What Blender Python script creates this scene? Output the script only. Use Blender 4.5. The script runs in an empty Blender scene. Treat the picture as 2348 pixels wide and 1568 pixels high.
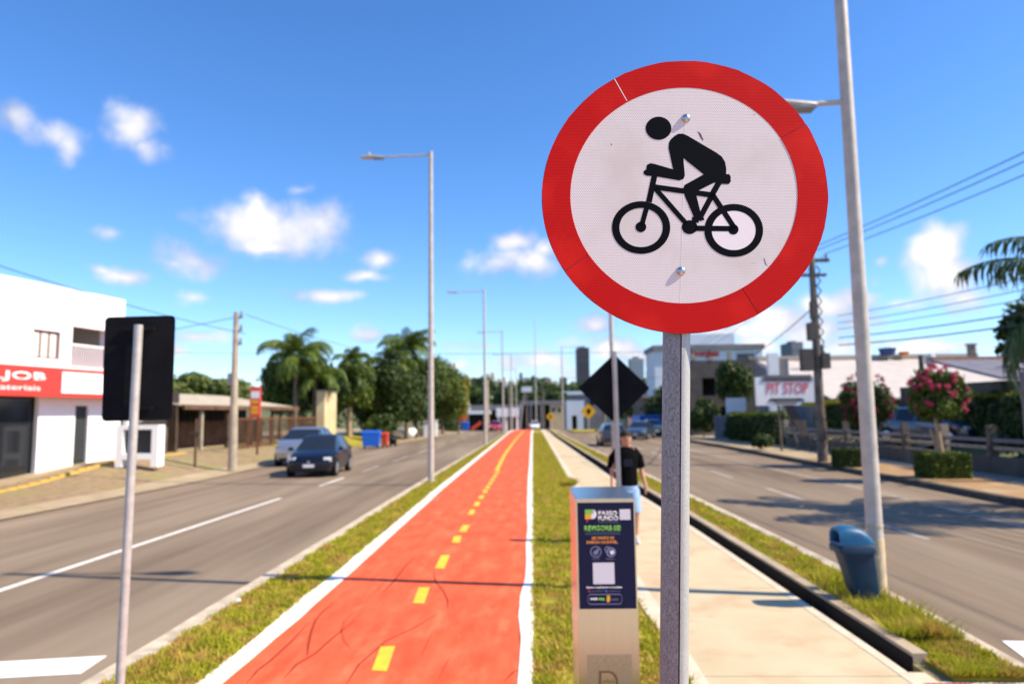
import bpy, bmesh, math, random
import numpy as np
from mathutils import Vector, Matrix
random.seed(7); rng = np.random.default_rng(7)
S = bpy.context.scene; COL = S.collection
PI = math.pi

# ------------------------------------------------------------------ camera
F, CX, CY, H = 1600.0, 1174.0, 784.0, 2.1
YAW, PITCH, RHO = math.atan(51/1600), math.atan(164/1600), -0.0125
_f0 = Vector((-math.sin(YAW), math.cos(YAW), 0)); _r0 = Vector((math.cos(YAW), math.sin(YAW), 0)); _z = Vector((0, 0, 1))
FW = _f0*math.cos(PITCH) + _z*math.sin(PITCH); _u0 = _z*math.cos(PITCH) - _f0*math.sin(PITCH)
RT = _r0*math.cos(RHO) + _u0*math.sin(RHO); UP = _u0*math.cos(RHO) - _r0*math.sin(RHO)
CAM = Vector((0, 0, H))
cam = bpy.data.objects.new('camera', bpy.data.cameras.new('camera')); COL.objects.link(cam); S.camera = cam
m = Matrix((RT, UP, -FW)).transposed().to_4x4(); m.translation = CAM; cam.matrix_world = m
cam.data.sensor_width = 36; cam.data.lens = 36*F/2348; cam.data.clip_start = .05; cam.data.clip_end = 6000
cam.data.dof.use_dof = True; cam.data.dof.focus_distance = 1.68; cam.data.dof.aperture_fstop = 2.7
S.render.resolution_x = 1024; S.render.resolution_y = 683

# ------------------------------------------------------------------ light
SUN_EL = math.radians(43); SUN_BACK = math.radians(9.5)
sdir = Vector((math.cos(SUN_EL)*math.cos(SUN_BACK), -math.cos(SUN_EL)*math.sin(SUN_BACK), math.sin(SUN_EL)))
sl = bpy.data.lights.new('sun', 'SUN'); sl.energy = 5.0; sl.angle = math.radians(.53); sl.color = (1, .87, .68)
so = bpy.data.objects.new('sun', sl); COL.objects.link(so); so.rotation_euler = sdir.to_track_quat('Z', 'Y').to_euler()
S.view_settings.view_transform = 'Standard'; S.view_settings.look = 'None'
S.view_settings.exposure = 0.72; S.view_settings.gamma = 1; S.view_settings.use_curve_mapping = False
S.cycles.max_bounces = 6; S.cycles.use_denoising = True
SKY_STRENGTH = .122

def ray(x, y): return FW + RT*((x-CX)/F) + UP*((CY-y)/F)
def G(x, y, zz=0.0):
    d = ray(x, y); return CAM + d*((zz-H)/d.z)
def PY(x, y, Y):
    d = ray(x, y); return CAM + d*(Y/d.y)
def hz(x): return 948 - .0125*(x-1174)

w = bpy.data.worlds.new('World'); S.world = w; w.use_nodes = True
nt = w.node_tree; nt.nodes.clear()
def N(t, **k):
    n = nt.nodes.new(t)
    for a, b in k.items(): setattr(n, a, b)
    return n
def LK(a, b): nt.links.new(a, b)
def MA(op, a, b=None, c=None, clamp=False):
    n = N('ShaderNodeMath', operation=op, use_clamp=clamp)
    for i, v in enumerate((a, b, c)):
        if v is None: continue
        if isinstance(v, (int, float)): n.inputs[i].default_value = v
        else: LK(v, n.inputs[i])
    return n.outputs[0]
out = N('ShaderNodeOutputWorld'); bg = N('ShaderNodeBackground'); bg.inputs[1].default_value = SKY_STRENGTH
sky = N('ShaderNodeTexSky', sky_type='NISHITA', sun_disc=False, sun_elevation=SUN_EL, altitude=600, air_density=1.0, dust_density=.4, ozone_density=2.2)
sky.sun_rotation = math.atan2(sdir.x, sdir.y)
hs = N('ShaderNodeHueSaturation'); hs.inputs['Saturation'].default_value = 1.22; hs.inputs['Value'].default_value = 1.0
LK(sky.outputs[0], hs.inputs['Color'])
tint = N('ShaderNodeVectorMath', operation='MULTIPLY'); LK(hs.outputs[0], tint.inputs[0]); tint.inputs[1].default_value = (.90, 1.02, 1.22)
tc = N('ShaderNodeTexCoord'); sx = N('ShaderNodeSeparateXYZ'); LK(tc.outputs['Generated'], sx.inputs[0])
az = MA('ARCTAN2', sx.outputs[0], sx.outputs[1]); el = MA('ARCSINE', sx.outputs[2])
cxy = N('ShaderNodeCombineXYZ'); LK(az, cxy.inputs[0]); LK(el, cxy.inputs[1])
nz = N('ShaderNodeTexNoise', noise_dimensions='3D'); nz.inputs['Scale'].default_value = 17; nz.inputs['Detail'].default_value = 5; nz.inputs['Roughness'].default_value = .52
LK(cxy.outputs[0], nz.inputs['Vector'])
nz2 = N('ShaderNodeTexNoise', noise_dimensions='3D'); nz2.inputs['Scale'].default_value = 11; nz2.inputs['Detail'].default_value = 3
LK(cxy.outputs[0], nz2.inputs['Vector'])
wv = N('ShaderNodeVectorMath', operation='SUBTRACT'); LK(nz2.outputs['Color'], wv.inputs[0]); wv.inputs[1].default_value = (.5, .5, .5)
ws = N('ShaderNodeVectorMath', operation='SCALE'); LK(wv.outputs[0], ws.inputs[0]); ws.inputs['Scale'].default_value = .035
wa = N('ShaderNodeVectorMath', operation='ADD'); LK(cxy.outputs[0], wa.inputs[0]); LK(ws.outputs[0], wa.inputs[1])
BLOBS = [(548,515,80,58,1),(600,500,65,52,1),(655,540,105,52,1),(722,520,70,55,.9),(620,565,90,22,1),(440,592,75,40,.75),(400,600,60,22,.6),
 (25,262,60,38,.8),(120,310,70,38,.62),(155,335,35,40,.7),(298,300,52,52,.9),(325,330,40,30,.7),(285,637,65,20,.8),(240,625,40,12,.6),(255,535,38,17,.55),(450,677,34,18,.7),(745,676,85,18,1),
 (875,586,34,22,.85),(845,627,42,10,.5),(1185,553,62,32,.95),(1145,612,45,22,.8),(1230,605,55,32,.9),(1250,570,40,30,.8),(445,768,50,15,.85),(415,806,30,18,.7),(845,774,40,19,1),(690,436,32,12,.5),
 (1360,745,42,22,1),(1050,836,32,12,.7),(1240,828,120,20,.8),(1160,835,60,18,.7),(1400,805,75,24,1),(1470,820,60,30,.9),(2160,570,62,58,1.3),(2180,630,75,70,1.3),(2210,680,60,34,.9),(2120,640,40,60,.6),
 (1970,682,62,30,1),(1890,705,70,34,1),(1790,745,110,36,1.1),(1870,765,110,44,1.1),(1930,800,60,28,1),(2110,797,150,16,1),(2015,598,16,14,.55),(2008,642,18,26,.5),(2225,690,42,12,.6),(1700,760,60,30,.9),(2060,700,50,16,.5),
 (1330,850,200,14,.5),(1950,850,260,14,.6),(2290,640,70,30,.5),(1720,800,90,30,1),(1650,770,60,30,.9),(1960,740,60,40,.9),(1560,800,60,40,.8),(1110,800,60,14,.5),(1330,790,70,22,.6),(1990,790,70,20,.9),(470,770,60,14,.6),(1200,600,90,40,.6)]
acc = None
for (bx, by, rx, ry, wt) in BLOBS:
    d = ray(bx, by).normalized(); d1 = ray(bx+rx, by).normalized(); d2 = ray(bx, by-ry).normalized()
    a0, e0 = math.atan2(d.x, d.y), math.asin(d.z)
    sa = .80/abs(math.atan2(d1.x, d1.y)-a0); se = .80/abs(math.asin(d2.z)-e0)
    s1 = N('ShaderNodeVectorMath', operation='SUBTRACT'); LK(wa.outputs[0], s1.inputs[0]); s1.inputs[1].default_value = (a0, e0, 0)
    s2 = N('ShaderNodeVectorMath', operation='MULTIPLY'); LK(s1.outputs[0], s2.inputs[0]); s2.inputs[1].default_value = (sa, se, 0)
    s3 = N('ShaderNodeVectorMath', operation='LENGTH'); LK(s2.outputs[0], s3.inputs[0])
    v = MA('MULTIPLY_ADD', s3.outputs['Value'], -wt, wt)
    acc = v if acc is None else MA('MAXIMUM', acc, v)
# the rest of the sky round the horizon carries the same scattered small clouds
nz3 = N('ShaderNodeTexNoise', noise_dimensions='3D'); nz3.inputs['Scale'].default_value = 3.2; nz3.inputs['Detail'].default_value = 2
LK(cxy.outputs[0], nz3.inputs['Vector'])
side = MA('MULTIPLY', MA('SUBTRACT', MA('ABSOLUTE', az), .85), 3, clamp=True)
gen = MA('MULTIPLY', MA('MULTIPLY_ADD', nz3.outputs[0], 5, -3.0), side)
acc = MA('MAXIMUM', MA('ADD', acc, .14), MA('MINIMUM', MA('SUBTRACT', gen, MA('MULTIPLY', MA('SUBTRACT', 1, side), 3)), 1))
dens_in = MA('MULTIPLY_ADD', MA('SUBTRACT', nz.outputs[0], .5), 2.1, MA('MULTIPLY', acc, 1.15))
mr = N('ShaderNodeMapRange', interpolation_type='SMOOTHSTEP'); LK(dens_in, mr.inputs[0]); mr.inputs[1].default_value = -.02; mr.inputs[2].default_value = 1.1
shade = MA('ADD', MA('MULTIPLY', dens_in, .55), MA('MULTIPLY_ADD', MA('SUBTRACT', nz2.outputs[0], .5), 2.6, .12), clamp=True)
cc = N('ShaderNodeMix', data_type='RGBA'); LK(shade, cc.inputs[0]); cc.inputs[6].default_value = (2.5, 2.9, 4.0, 1); cc.inputs[7].default_value = (6.0, 5.8, 5.9, 1)
mx = N('ShaderNodeMix', data_type='RGBA'); LK(mr.outputs[0], mx.inputs[0]); LK(tint.outputs[0], mx.inputs[6]); LK(cc.outputs[2], mx.inputs[7])
LK(mx.outputs[2], bg.inputs[0]); LK(bg.outputs[0], out.inputs[0])

# ------------------------------------------------------------------ materials
def mat(name, col, rough=.7, metal=0, col2=None, scale=8, detail=5, mix=(.35, .65), bump=0, bscale=None, col3=None, scale3=1, mix3=(.5, .7), spec=.3, coat=0, emit=None, stretch=None, transl=0, island=False, trans=0):
    M = bpy.data.materials.new(name); M.use_nodes = True; t = M.node_tree; b = t.nodes['Principled BSDF']
    b.inputs['Roughness'].default_value = rough; b.inputs['Metallic'].default_value = metal; b.inputs['Base Color'].default_value = (*col, 1)
    b.inputs['Specular IOR Level'].default_value = spec; b.inputs['Coat Weight'].default_value = coat; b.inputs['Coat Roughness'].default_value = .05
    if trans: b.inputs['Transmission Weight'].default_value = trans
    g = t.nodes.new('ShaderNodeNewGeometry'); vec = g.outputs['Position']
    if stretch:
        vm = t.nodes.new('ShaderNodeVectorMath'); vm.operation = 'MULTIPLY'; t.links.new(vec, vm.inputs[0]); vm.inputs[1].default_value = stretch; vec = vm.outputs[0]
    cur = None
    def noise(sc, det, lo, hi):
        n = t.nodes.new('ShaderNodeTexNoise'); n.inputs['Scale'].default_value = sc; n.inputs['Detail'].default_value = det; n.inputs['Roughness'].default_value = .6
        t.links.new(vec, n.inputs['Vector']); r = t.nodes.new('ShaderNodeMapRange'); r.inputs[1].default_value = lo; r.inputs[2].default_value = hi
        t.links.new(n.outputs[0], r.inputs[0]); return r.outputs[0]
    if col2:
        mxx = t.nodes.new('ShaderNodeMix'); mxx.data_type = 'RGBA'; mxx.inputs[6].default_value = (*col, 1); mxx.inputs[7].default_value = (*col2, 1)
        t.links.new(g.outputs['Random Per Island'] if island else noise(scale, detail, *mix), mxx.inputs[0]); cur = mxx.outputs[2]
        if col3:
            m3 = t.nodes.new('ShaderNodeMix'); m3.data_type = 'RGBA'; t.links.new(cur, m3.inputs[6]); m3.inputs[7].default_value = (*col3, 1)
            t.links.new(noise(scale3, 4, *mix3), m3.inputs[0]); cur = m3.outputs[2]
        t.links.new(cur, b.inputs['Base Color'])
    if bump:
        n = t.nodes.new('ShaderNodeTexNoise'); n.inputs['Scale'].default_value = bscale or scale*3; n.inputs['Detail'].default_value = 6; t.links.new(vec, n.inputs['Vector'])
        bm_ = t.nodes.new('ShaderNodeBump'); bm_.inputs['Strength'].default_value = bump; bm_.inputs['Distance'].default_value = .02
        t.links.new(n.outputs[0], bm_.inputs['Height']); t.links.new(bm_.outputs[0], b.inputs['Normal'])
    if transl:
        tr = t.nodes.new('ShaderNodeBsdfTranslucent'); ms = t.nodes.new('ShaderNodeMixShader'); ms.inputs[0].default_value = transl
        if cur: t.links.new(cur, tr.inputs[0])
        else: tr.inputs[0].default_value = (*col, 1)
        o = t.nodes['Material Output']; t.links.new(b.outputs[0], ms.inputs[1]); t.links.new(tr.outputs[0], ms.inputs[2]); t.links.new(ms.outputs[0], o.inputs[0])
    if emit: b.inputs['Emission Color'].default_value = (*emit[0], 1); b.inputs['Emission Strength'].default_value = emit[1]
    return M
M = {}
def dm(k, *a, **kw): M[k] = mat(k, *a, **kw)
dm('asphalt', (.125,.091,.062), .9, spec=.15, mix=(.28,.72), col2=(.250,.186,.128), scale=.8, stretch=(1.6,.12,1), col3=(.30,.235,.165), scale3=.35, mix3=(.45,.72), bump=.25, bscale=60)
dm('orange', (.62,.080,.030), .8, spec=.1, col2=(.76,.135,.058), scale=2.2, stretch=(2.2,.6,1), mix=(.3,.7), col3=(.85,.21,.10), scale3=1.9, mix3=(.52,.85), bump=.12, bscale=70)
dm('white_line', (.80,.77,.70), .7, col2=(.60,.55,.47), scale=4, mix=(.55,.8), bump=.2, bscale=50)
dm('road_paint', (.72,.68,.60), .7, col2=(.45,.41,.35), scale=5, mix=(.5,.8))
dm('road_paint_worn', (.42,.38,.33), .8, col2=(.30,.27,.23), scale=4)
dm('yellow', (.85,.55,.03), .7, col2=(.72,.42,.04), scale=9)
dm('concrete', (.50,.405,.255), .9, spec=.15, col2=(.57,.47,.305), scale=1.2, col3=(.50,.32,.19), scale3=1.6, mix3=(.52,.74), bump=.25, bscale=90)
dm('concrete_edge', (.66,.57,.42), .85, col2=(.54,.45,.33), scale=3, bump=.15, bscale=50)
dm('kerb', (.60,.50,.36), .85, col2=(.40,.33,.24), scale=2.5, col3=(.62,.54,.42), scale3=7, bump=.3, bscale=40)
dm('shade_grime', (.026,.022,.018), .95, spec=.1); dm('kerb_grey', (.44,.34,.23), .9, col2=(.33,.26,.175), scale=3, bump=.3, bscale=40)  # near-black gutter tone: kerb shadow put into the colour, plus dirt
dm('dark_kerb', (.05,.045,.038), .9, col2=(.09,.08,.065), scale=3)  # shade of the far kerb's face put into its base colour
dm('grass_base', (.235,.205,.022), .95, spec=.1, col2=(.37,.315,.036), scale=3.5, col3=(.27,.16,.06), scale3=1.7, mix3=(.54,.68), bump=.8, bscale=35)
dm('blade', (.16,.22,.012), .85, spec=.15, col2=(.62,.53,.05), island=True, transl=.3, col3=(.52,.34,.09), scale3=2.6, mix3=(.46,.64))
dm('dirt', (.34,.245,.135), .95, col2=(.20,.145,.085), scale=4.5, detail=9, col3=(.25,.23,.08), scale3=.5, mix3=(.5,.7), bump=.8, bscale=14)
dm('dirt_pale', (.42,.33,.21), .95, col2=(.33,.25,.15), scale=1.3, col3=(.30,.27,.10), scale3=.6, mix3=(.55,.75), bump=.6, bscale=14)
dm('dry_verge', (.38,.235,.115), .95, col2=(.30,.18,.08), scale=1.6, col3=(.45,.36,.22), scale3=.7, mix3=(.5,.7), bump=.6, bscale=20)
dm('pave_right', (.36,.30,.24), .9, col2=(.28,.23,.18), scale=1.5)
dm('terrain', (.10,.12,.045), .95, col2=(.16,.15,.07), scale=.05, col3=(.06,.08,.03), scale3=.01)
dm('red_paver', (.48,.15,.10), .85, col2=(.38,.11,.08), scale=12, bump=.2)
dm('galv', (.42,.40,.38), .5, .4, col2=(.52,.50,.47), scale=14, bump=.1, bscale=60)
dm('galv_dull', (.52,.47,.41), .55, .1, col2=(.41,.375,.33), scale=6)
dm('pole_base', (.62,.48,.30), .7, col2=(.48,.36,.22), scale=5)
dm('plate_back', (.006,.0065,.008), .85, col2=(.010,.0105,.012), scale=6, spec=.15)
dm('steel', (.66,.61,.55), .24, 1.0, col2=(.60,.56,.50), scale=60, stretch=(1,1,.02), mix=(.3,.7))
dm('steel_mesh', (.56,.47,.37), .40, .9, col2=(.40,.33,.26), scale=160, mix=(.4,.6))
dm('chrome', (.50,.50,.52), .28, 1.0)
dm('navy', (.007,.009,.042), .55, spec=.2)
dm('ink_white', (.82,.80,.84), .6); dm('ink_green', (.22,.55,.08), .6); dm('ink_orange', (.75,.28,.06), .6); dm('ink_amber', (.85,.42,.04), .6)
dm('ink_dim', (.20,.21,.34), .6); dm('ink_teal', (.028,.055,.085), .6); dm('ink_blue', (.06,.12,.45), .6); dm('ink_magenta', (.35,.03,.12), .6); dm('ink_brown', (.16,.09,.055), .5)
dm('sticker', (.72,.69,.72), .6)
dm('blue_plastic', (.006,.105,.23), .45, col2=(.006,.065,.17), scale=5, spec=.35)
dm('blue_dark', (.006,.034,.068), .5, col2=(.005,.020,.048), scale=5, spec=.3)
dm('bin_hole', (.005,.006,.008), .8)
dm('wall_white', (.84,.83,.82), .85, col2=(.76,.75,.73), scale=.8)
dm('wall_cream', (.62,.50,.30), .9, col2=(.50,.39,.22), scale=.8)
dm('sign_red', (.78,.045,.035), .5); dm('sign_white', (.86,.85,.83), .5); dm('sign_text_red', (.75,.07,.05), .5)
dm('glass_dark', (.015,.018,.022), .08, spec=.7)
dm('glass_pale', (.16,.20,.26), .1, spec=.8)
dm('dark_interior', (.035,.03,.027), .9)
dm('door_dark', (.035,.04,.04), .5)
dm('roof_pale', (.50,.43,.32), .85, col2=(.38,.32,.23), scale=1.2)
dm('rust', (.17,.065,.03), .8, col2=(.10,.045,.025), scale=3)
dm('wood_dark', (.055,.035,.022), .85, col2=(.10,.06,.035), scale=2)
dm('wood_brown', (.15,.085,.05), .85, col2=(.08,.045,.028), scale=2)
dm('conc_pole', (.42,.35,.26), .9, col2=(.30,.25,.19), scale=3)
dm('conc_pole_dark', (.20,.17,.135), .9, col2=(.10,.085,.07), scale=3)
dm('trunk', (.19,.145,.10), .9, col2=(.11,.085,.06), scale=6, bump=.5)
dm('trunk_pale', (.45,.33,.20), .9, col2=(.30,.21,.13), scale=6, bump=.3)
dm('leaf', (.03,.062,.010), .6, col2=(.15,.20,.028), island=True, transl=.25)
dm('leaf_dark', (.014,.032,.008), .6, col2=(.075,.115,.020), island=True, transl=.2)
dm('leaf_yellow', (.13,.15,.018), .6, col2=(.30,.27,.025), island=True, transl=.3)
dm('leaf_light', (.10,.14,.035), .6, col2=(.19,.23,.06), island=True, transl=.3)
dm('leaf_red', (.45,.05,.03), .6, col2=(.55,.16,.03), island=True, transl=.2)
dm('palm_leaf', (.05,.10,.015), .5, col2=(.20,.26,.04), island=True, transl=.25)
dm('palm_dark', (.022,.05,.012), .5, col2=(.10,.15,.03), island=True, transl=.2)
dm('blossom', (.48,.035,.13), .7, col2=(.66,.10,.20), island=True, transl=.3)
dm('blossom_dark', (.22,.010,.06), .7, col2=(.36,.025,.10), island=True, transl=.3)
dm('plastic_blue', (.02,.14,.60), .5); dm('plastic_red', (.65,.07,.03), .5)
dm('car_black', (.004,.005,.011), .3, coat=.35, spec=.4); dm('car_grey', (.05,.055,.065), .3, .3, coat=1); dm('car_silver', (.38,.39,.40), .3, .7, coat=.8)
dm('car_red', (.42,.01,.015), .3, coat=1); dm('car_white', (.78,.78,.76), .35, coat=.6); dm('car_blue', (.05,.075,.11), .3, .3, coat=1)
dm('rubber', (.012,.012,.012), .85); dm('black_trim', (.01,.01,.011), .5); dm('rim', (.55,.56,.58), .3, .8)
dm('headlamp', (.75,.78,.80), .12, spec=.9); dm('tail', (.35,.01,.01), .2)
dm('metal_roof', (.64,.56,.49), .7, .0, col2=(.55,.49,.43), scale=1)
dm('roof_ridge', (.40,.34,.27), .9); dm('roof_slate', (.115,.12,.165), .75, col2=(.17,.165,.20), scale=1.5, col3=(.22,.2,.2), scale3=5)
dm('roof_tile', (.42,.22,.15), .85, col2=(.32,.17,.12), scale=3)
dm('conc_dark', (.12,.105,.09), .9, col2=(.07,.062,.055), scale=.7, col3=(.20,.17,.14), scale3=.35, mix3=(.5,.7))
dm('conc_mid', (.24,.23,.24), .9, col2=(.18,.17,.18), scale=.8)
dm('pale_building', (.66,.70,.74), .8, col2=(.56,.61,.66), scale=.15)
dm('tower_white', (.66,.62,.58), .8); dm('tower_cream', (.66,.55,.40), .8); dm('tower_dark', (.05,.052,.075), .6); dm('tower_grey', (.24,.27,.31), .8); dm('tower_blue', (.14,.26,.42), .5); dm('tower_brick', (.50,.32,.24), .8)
dm('wire', (.05,.05,.06), .6)
dm('skin', (.50,.24,.155), .55); dm('hair', (.03,.018,.012), .8); dm('tee', (.004,.004,.005), .95, spec=.05); dm('tee_print', (.014,.016,.028), .9, spec=.1); dm('denim', (.22,.36,.60), .8, col2=(.32,.46,.68), scale=12); dm('shoe', (.45,.45,.45), .6); dm('eye', (.02,.015,.01), .3)
dm('tyre_mark', (.30,.040,.022), .85, spec=.1); dm('litter_white', (.8,.8,.8), .7)
dm('yellow_sign', (.80,.42,.01), .5); dm('awning_yellow', (.62,.42,.02), .6); dm('tarp', (.82,.82,.80), .7); dm('blue_tank', (.02,.05,.16), .5); dm('orange_tank', (.50,.16,.04), .6)

# honeycomb sheeting of the big sign, drawn as a fine cell pattern in the sign's own plane
def sheeting(name, base, cell, dirt, rough):
    Mx = bpy.data.materials.new(name); Mx.use_nodes = True; t = Mx.node_tree; b = t.nodes['Principled BSDF']
    def n(ty, **k):
        q = t.nodes.new(ty)
        for a, v in k.items(): setattr(q, a, v)
        return q
    g = n('ShaderNodeNewGeometry'); sp = n('ShaderNodeSeparateXYZ'); t.links.new(g.outputs['Position'], sp.inputs[0])
    def mm(op, a, b_=None, c=None):
        q = n('ShaderNodeMath', operation=op)
        for i, v in enumerate((a, b_, c)):
            if v is None: continue
            if isinstance(v, (int, float)): q.inputs[i].default_value = v
            else: t.links.new(v, q.inputs[i])
        return q.outputs[0]
    c = .0042
    X = mm('MULTIPLY', sp.outputs[0], 1/c); Z = mm('MULTIPLY', sp.outputs[2], 1/(c*1.732))
    def dist(ox):
        ax = mm('SUBTRACT', mm('FRACT', mm('ADD', X, ox)), .5); azz = mm('MULTIPLY', mm('SUBTRACT', mm('FRACT', mm('ADD', Z, ox)), .5), 1.732)
        return mm('SQRT', mm('ADD', mm('MULTIPLY', ax, ax), mm('MULTIPLY', azz, azz)))
    d = mm('MINIMUM', dist(0.), dist(.5))
    r = n('ShaderNodeMapRange'); t.links.new(d, r.inputs[0]); r.inputs[1].default_value = .36; r.inputs[2].default_value = .5
    m1 = n('ShaderNodeMix', data_type='RGBA'); t.links.new(r.outputs[0], m1.inputs[0]); m1.inputs[6].default_value = (*base, 1); m1.inputs[7].default_value = (*cell, 1)
    no = n('ShaderNodeTexNoise'); no.inputs['Scale'].default_value = 7; no.inputs['Detail'].default_value = 6; t.links.new(g.outputs['Position'], no.inputs['Vector'])
    r2 = n('ShaderNodeMapRange'); t.links.new(no.outputs[0], r2.inputs[0]); r2.inputs[1].default_value = .5; r2.inputs[2].default_value = .85
    m2 = n('ShaderNodeMix', data_type='RGBA'); t.links.new(r2.outputs[0], m2.inputs[0]); t.links.new(m1.outputs[2], m2.inputs[6]); m2.inputs[7].default_value = (*dirt, 1)
    t.links.new(m2.outputs[2], b.inputs['Base Color']); b.inputs['Roughness'].default_value = rough
    b.inputs['Specular IOR Level'].default_value = .06; bp = n('ShaderNodeBump'); bp.inputs['Strength'].default_value = .12; bp.inputs['Distance'].default_value = .002; t.links.new(no.outputs[0], bp.inputs['Height']); t.links.new(bp.outputs[0], b.inputs['Normal'])
    return Mx
M['sheet_white'] = sheeting('sheet_white', (.58,.50,.49), (1.0,.97,.95), (.60,.54,.48), .5)
M['sheet_red'] = sheeting('sheet_red', (.38,.002,.004), (.80,.030,.024), (.74,.026,.018), .5)
dm('ink_black', (.004,.005,.008), .6, spec=.04); dm('patch_white', (.86,.78,.78), .45)

# galvanised post of the big sign with a scratchy zinc surface
def zinc(lo=.38, hi=.60, c0=(.09,.092,.10,1), c1=(.60,.60,.60,1), flat=(.42,.42,.41,1), met=.55):
    Mx = bpy.data.materials.new('zinc'); Mx.use_nodes = True; t = Mx.node_tree; b = t.nodes['Principled BSDF']
    g = t.nodes.new('ShaderNodeNewGeometry'); L_ = t.links.new
    n1 = t.nodes.new('ShaderNodeTexNoise'); n1.inputs['Scale'].default_value = 130; n1.inputs['Detail'].default_value = 4; n1.inputs['Distortion'].default_value = 2.5
    vm = t.nodes.new('ShaderNodeVectorMath'); vm.operation = 'MULTIPLY'; vm.inputs[1].default_value = (1, 1, .55); L_(g.outputs['Position'], vm.inputs[0]); L_(vm.outputs[0], n1.inputs['Vector'])
    n2 = t.nodes.new('ShaderNodeTexNoise'); n2.inputs['Scale'].default_value = 16; n2.inputs['Detail'].default_value = 5; L_(g.outputs['Position'], n2.inputs['Vector'])
    r = t.nodes.new('ShaderNodeValToRGB'); L_(n1.outputs[0], r.inputs[0])
    r.color_ramp.elements[0].position = lo; r.color_ramp.elements[0].color = c0; r.color_ramp.elements[1].position = hi; r.color_ramp.elements[1].color = c1
    m = t.nodes.new('ShaderNodeMix'); m.data_type = 'RGBA'; L_(n2.outputs[0], m.inputs[0]); L_(r.outputs[0], m.inputs[6]); m.inputs[7].default_value = flat
    L_(m.outputs[2], b.inputs['Base Color']); b.inputs['Metallic'].default_value = met; b.inputs['Roughness'].default_value = .48; b.inputs['Specular IOR Level'].default_value = .3
    bp = t.nodes.new('ShaderNodeBump'); bp.inputs['Strength'].default_value = .6; bp.inputs['Distance'].default_value = .0015; L_(n1.outputs[0], bp.inputs['Height']); L_(bp.outputs[0], b.inputs['Normal'])
    return Mx
M['zinc'] = zinc(.2, .6, (.27,.27,.27,1), (.50,.50,.49,1), (.40,.40,.39,1), .3); M['zinc_shaded'] = zinc(.34, .64, (.11,.11,.112,1), (.42,.425,.43,1), (.22,.22,.222,1), .35)

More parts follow.
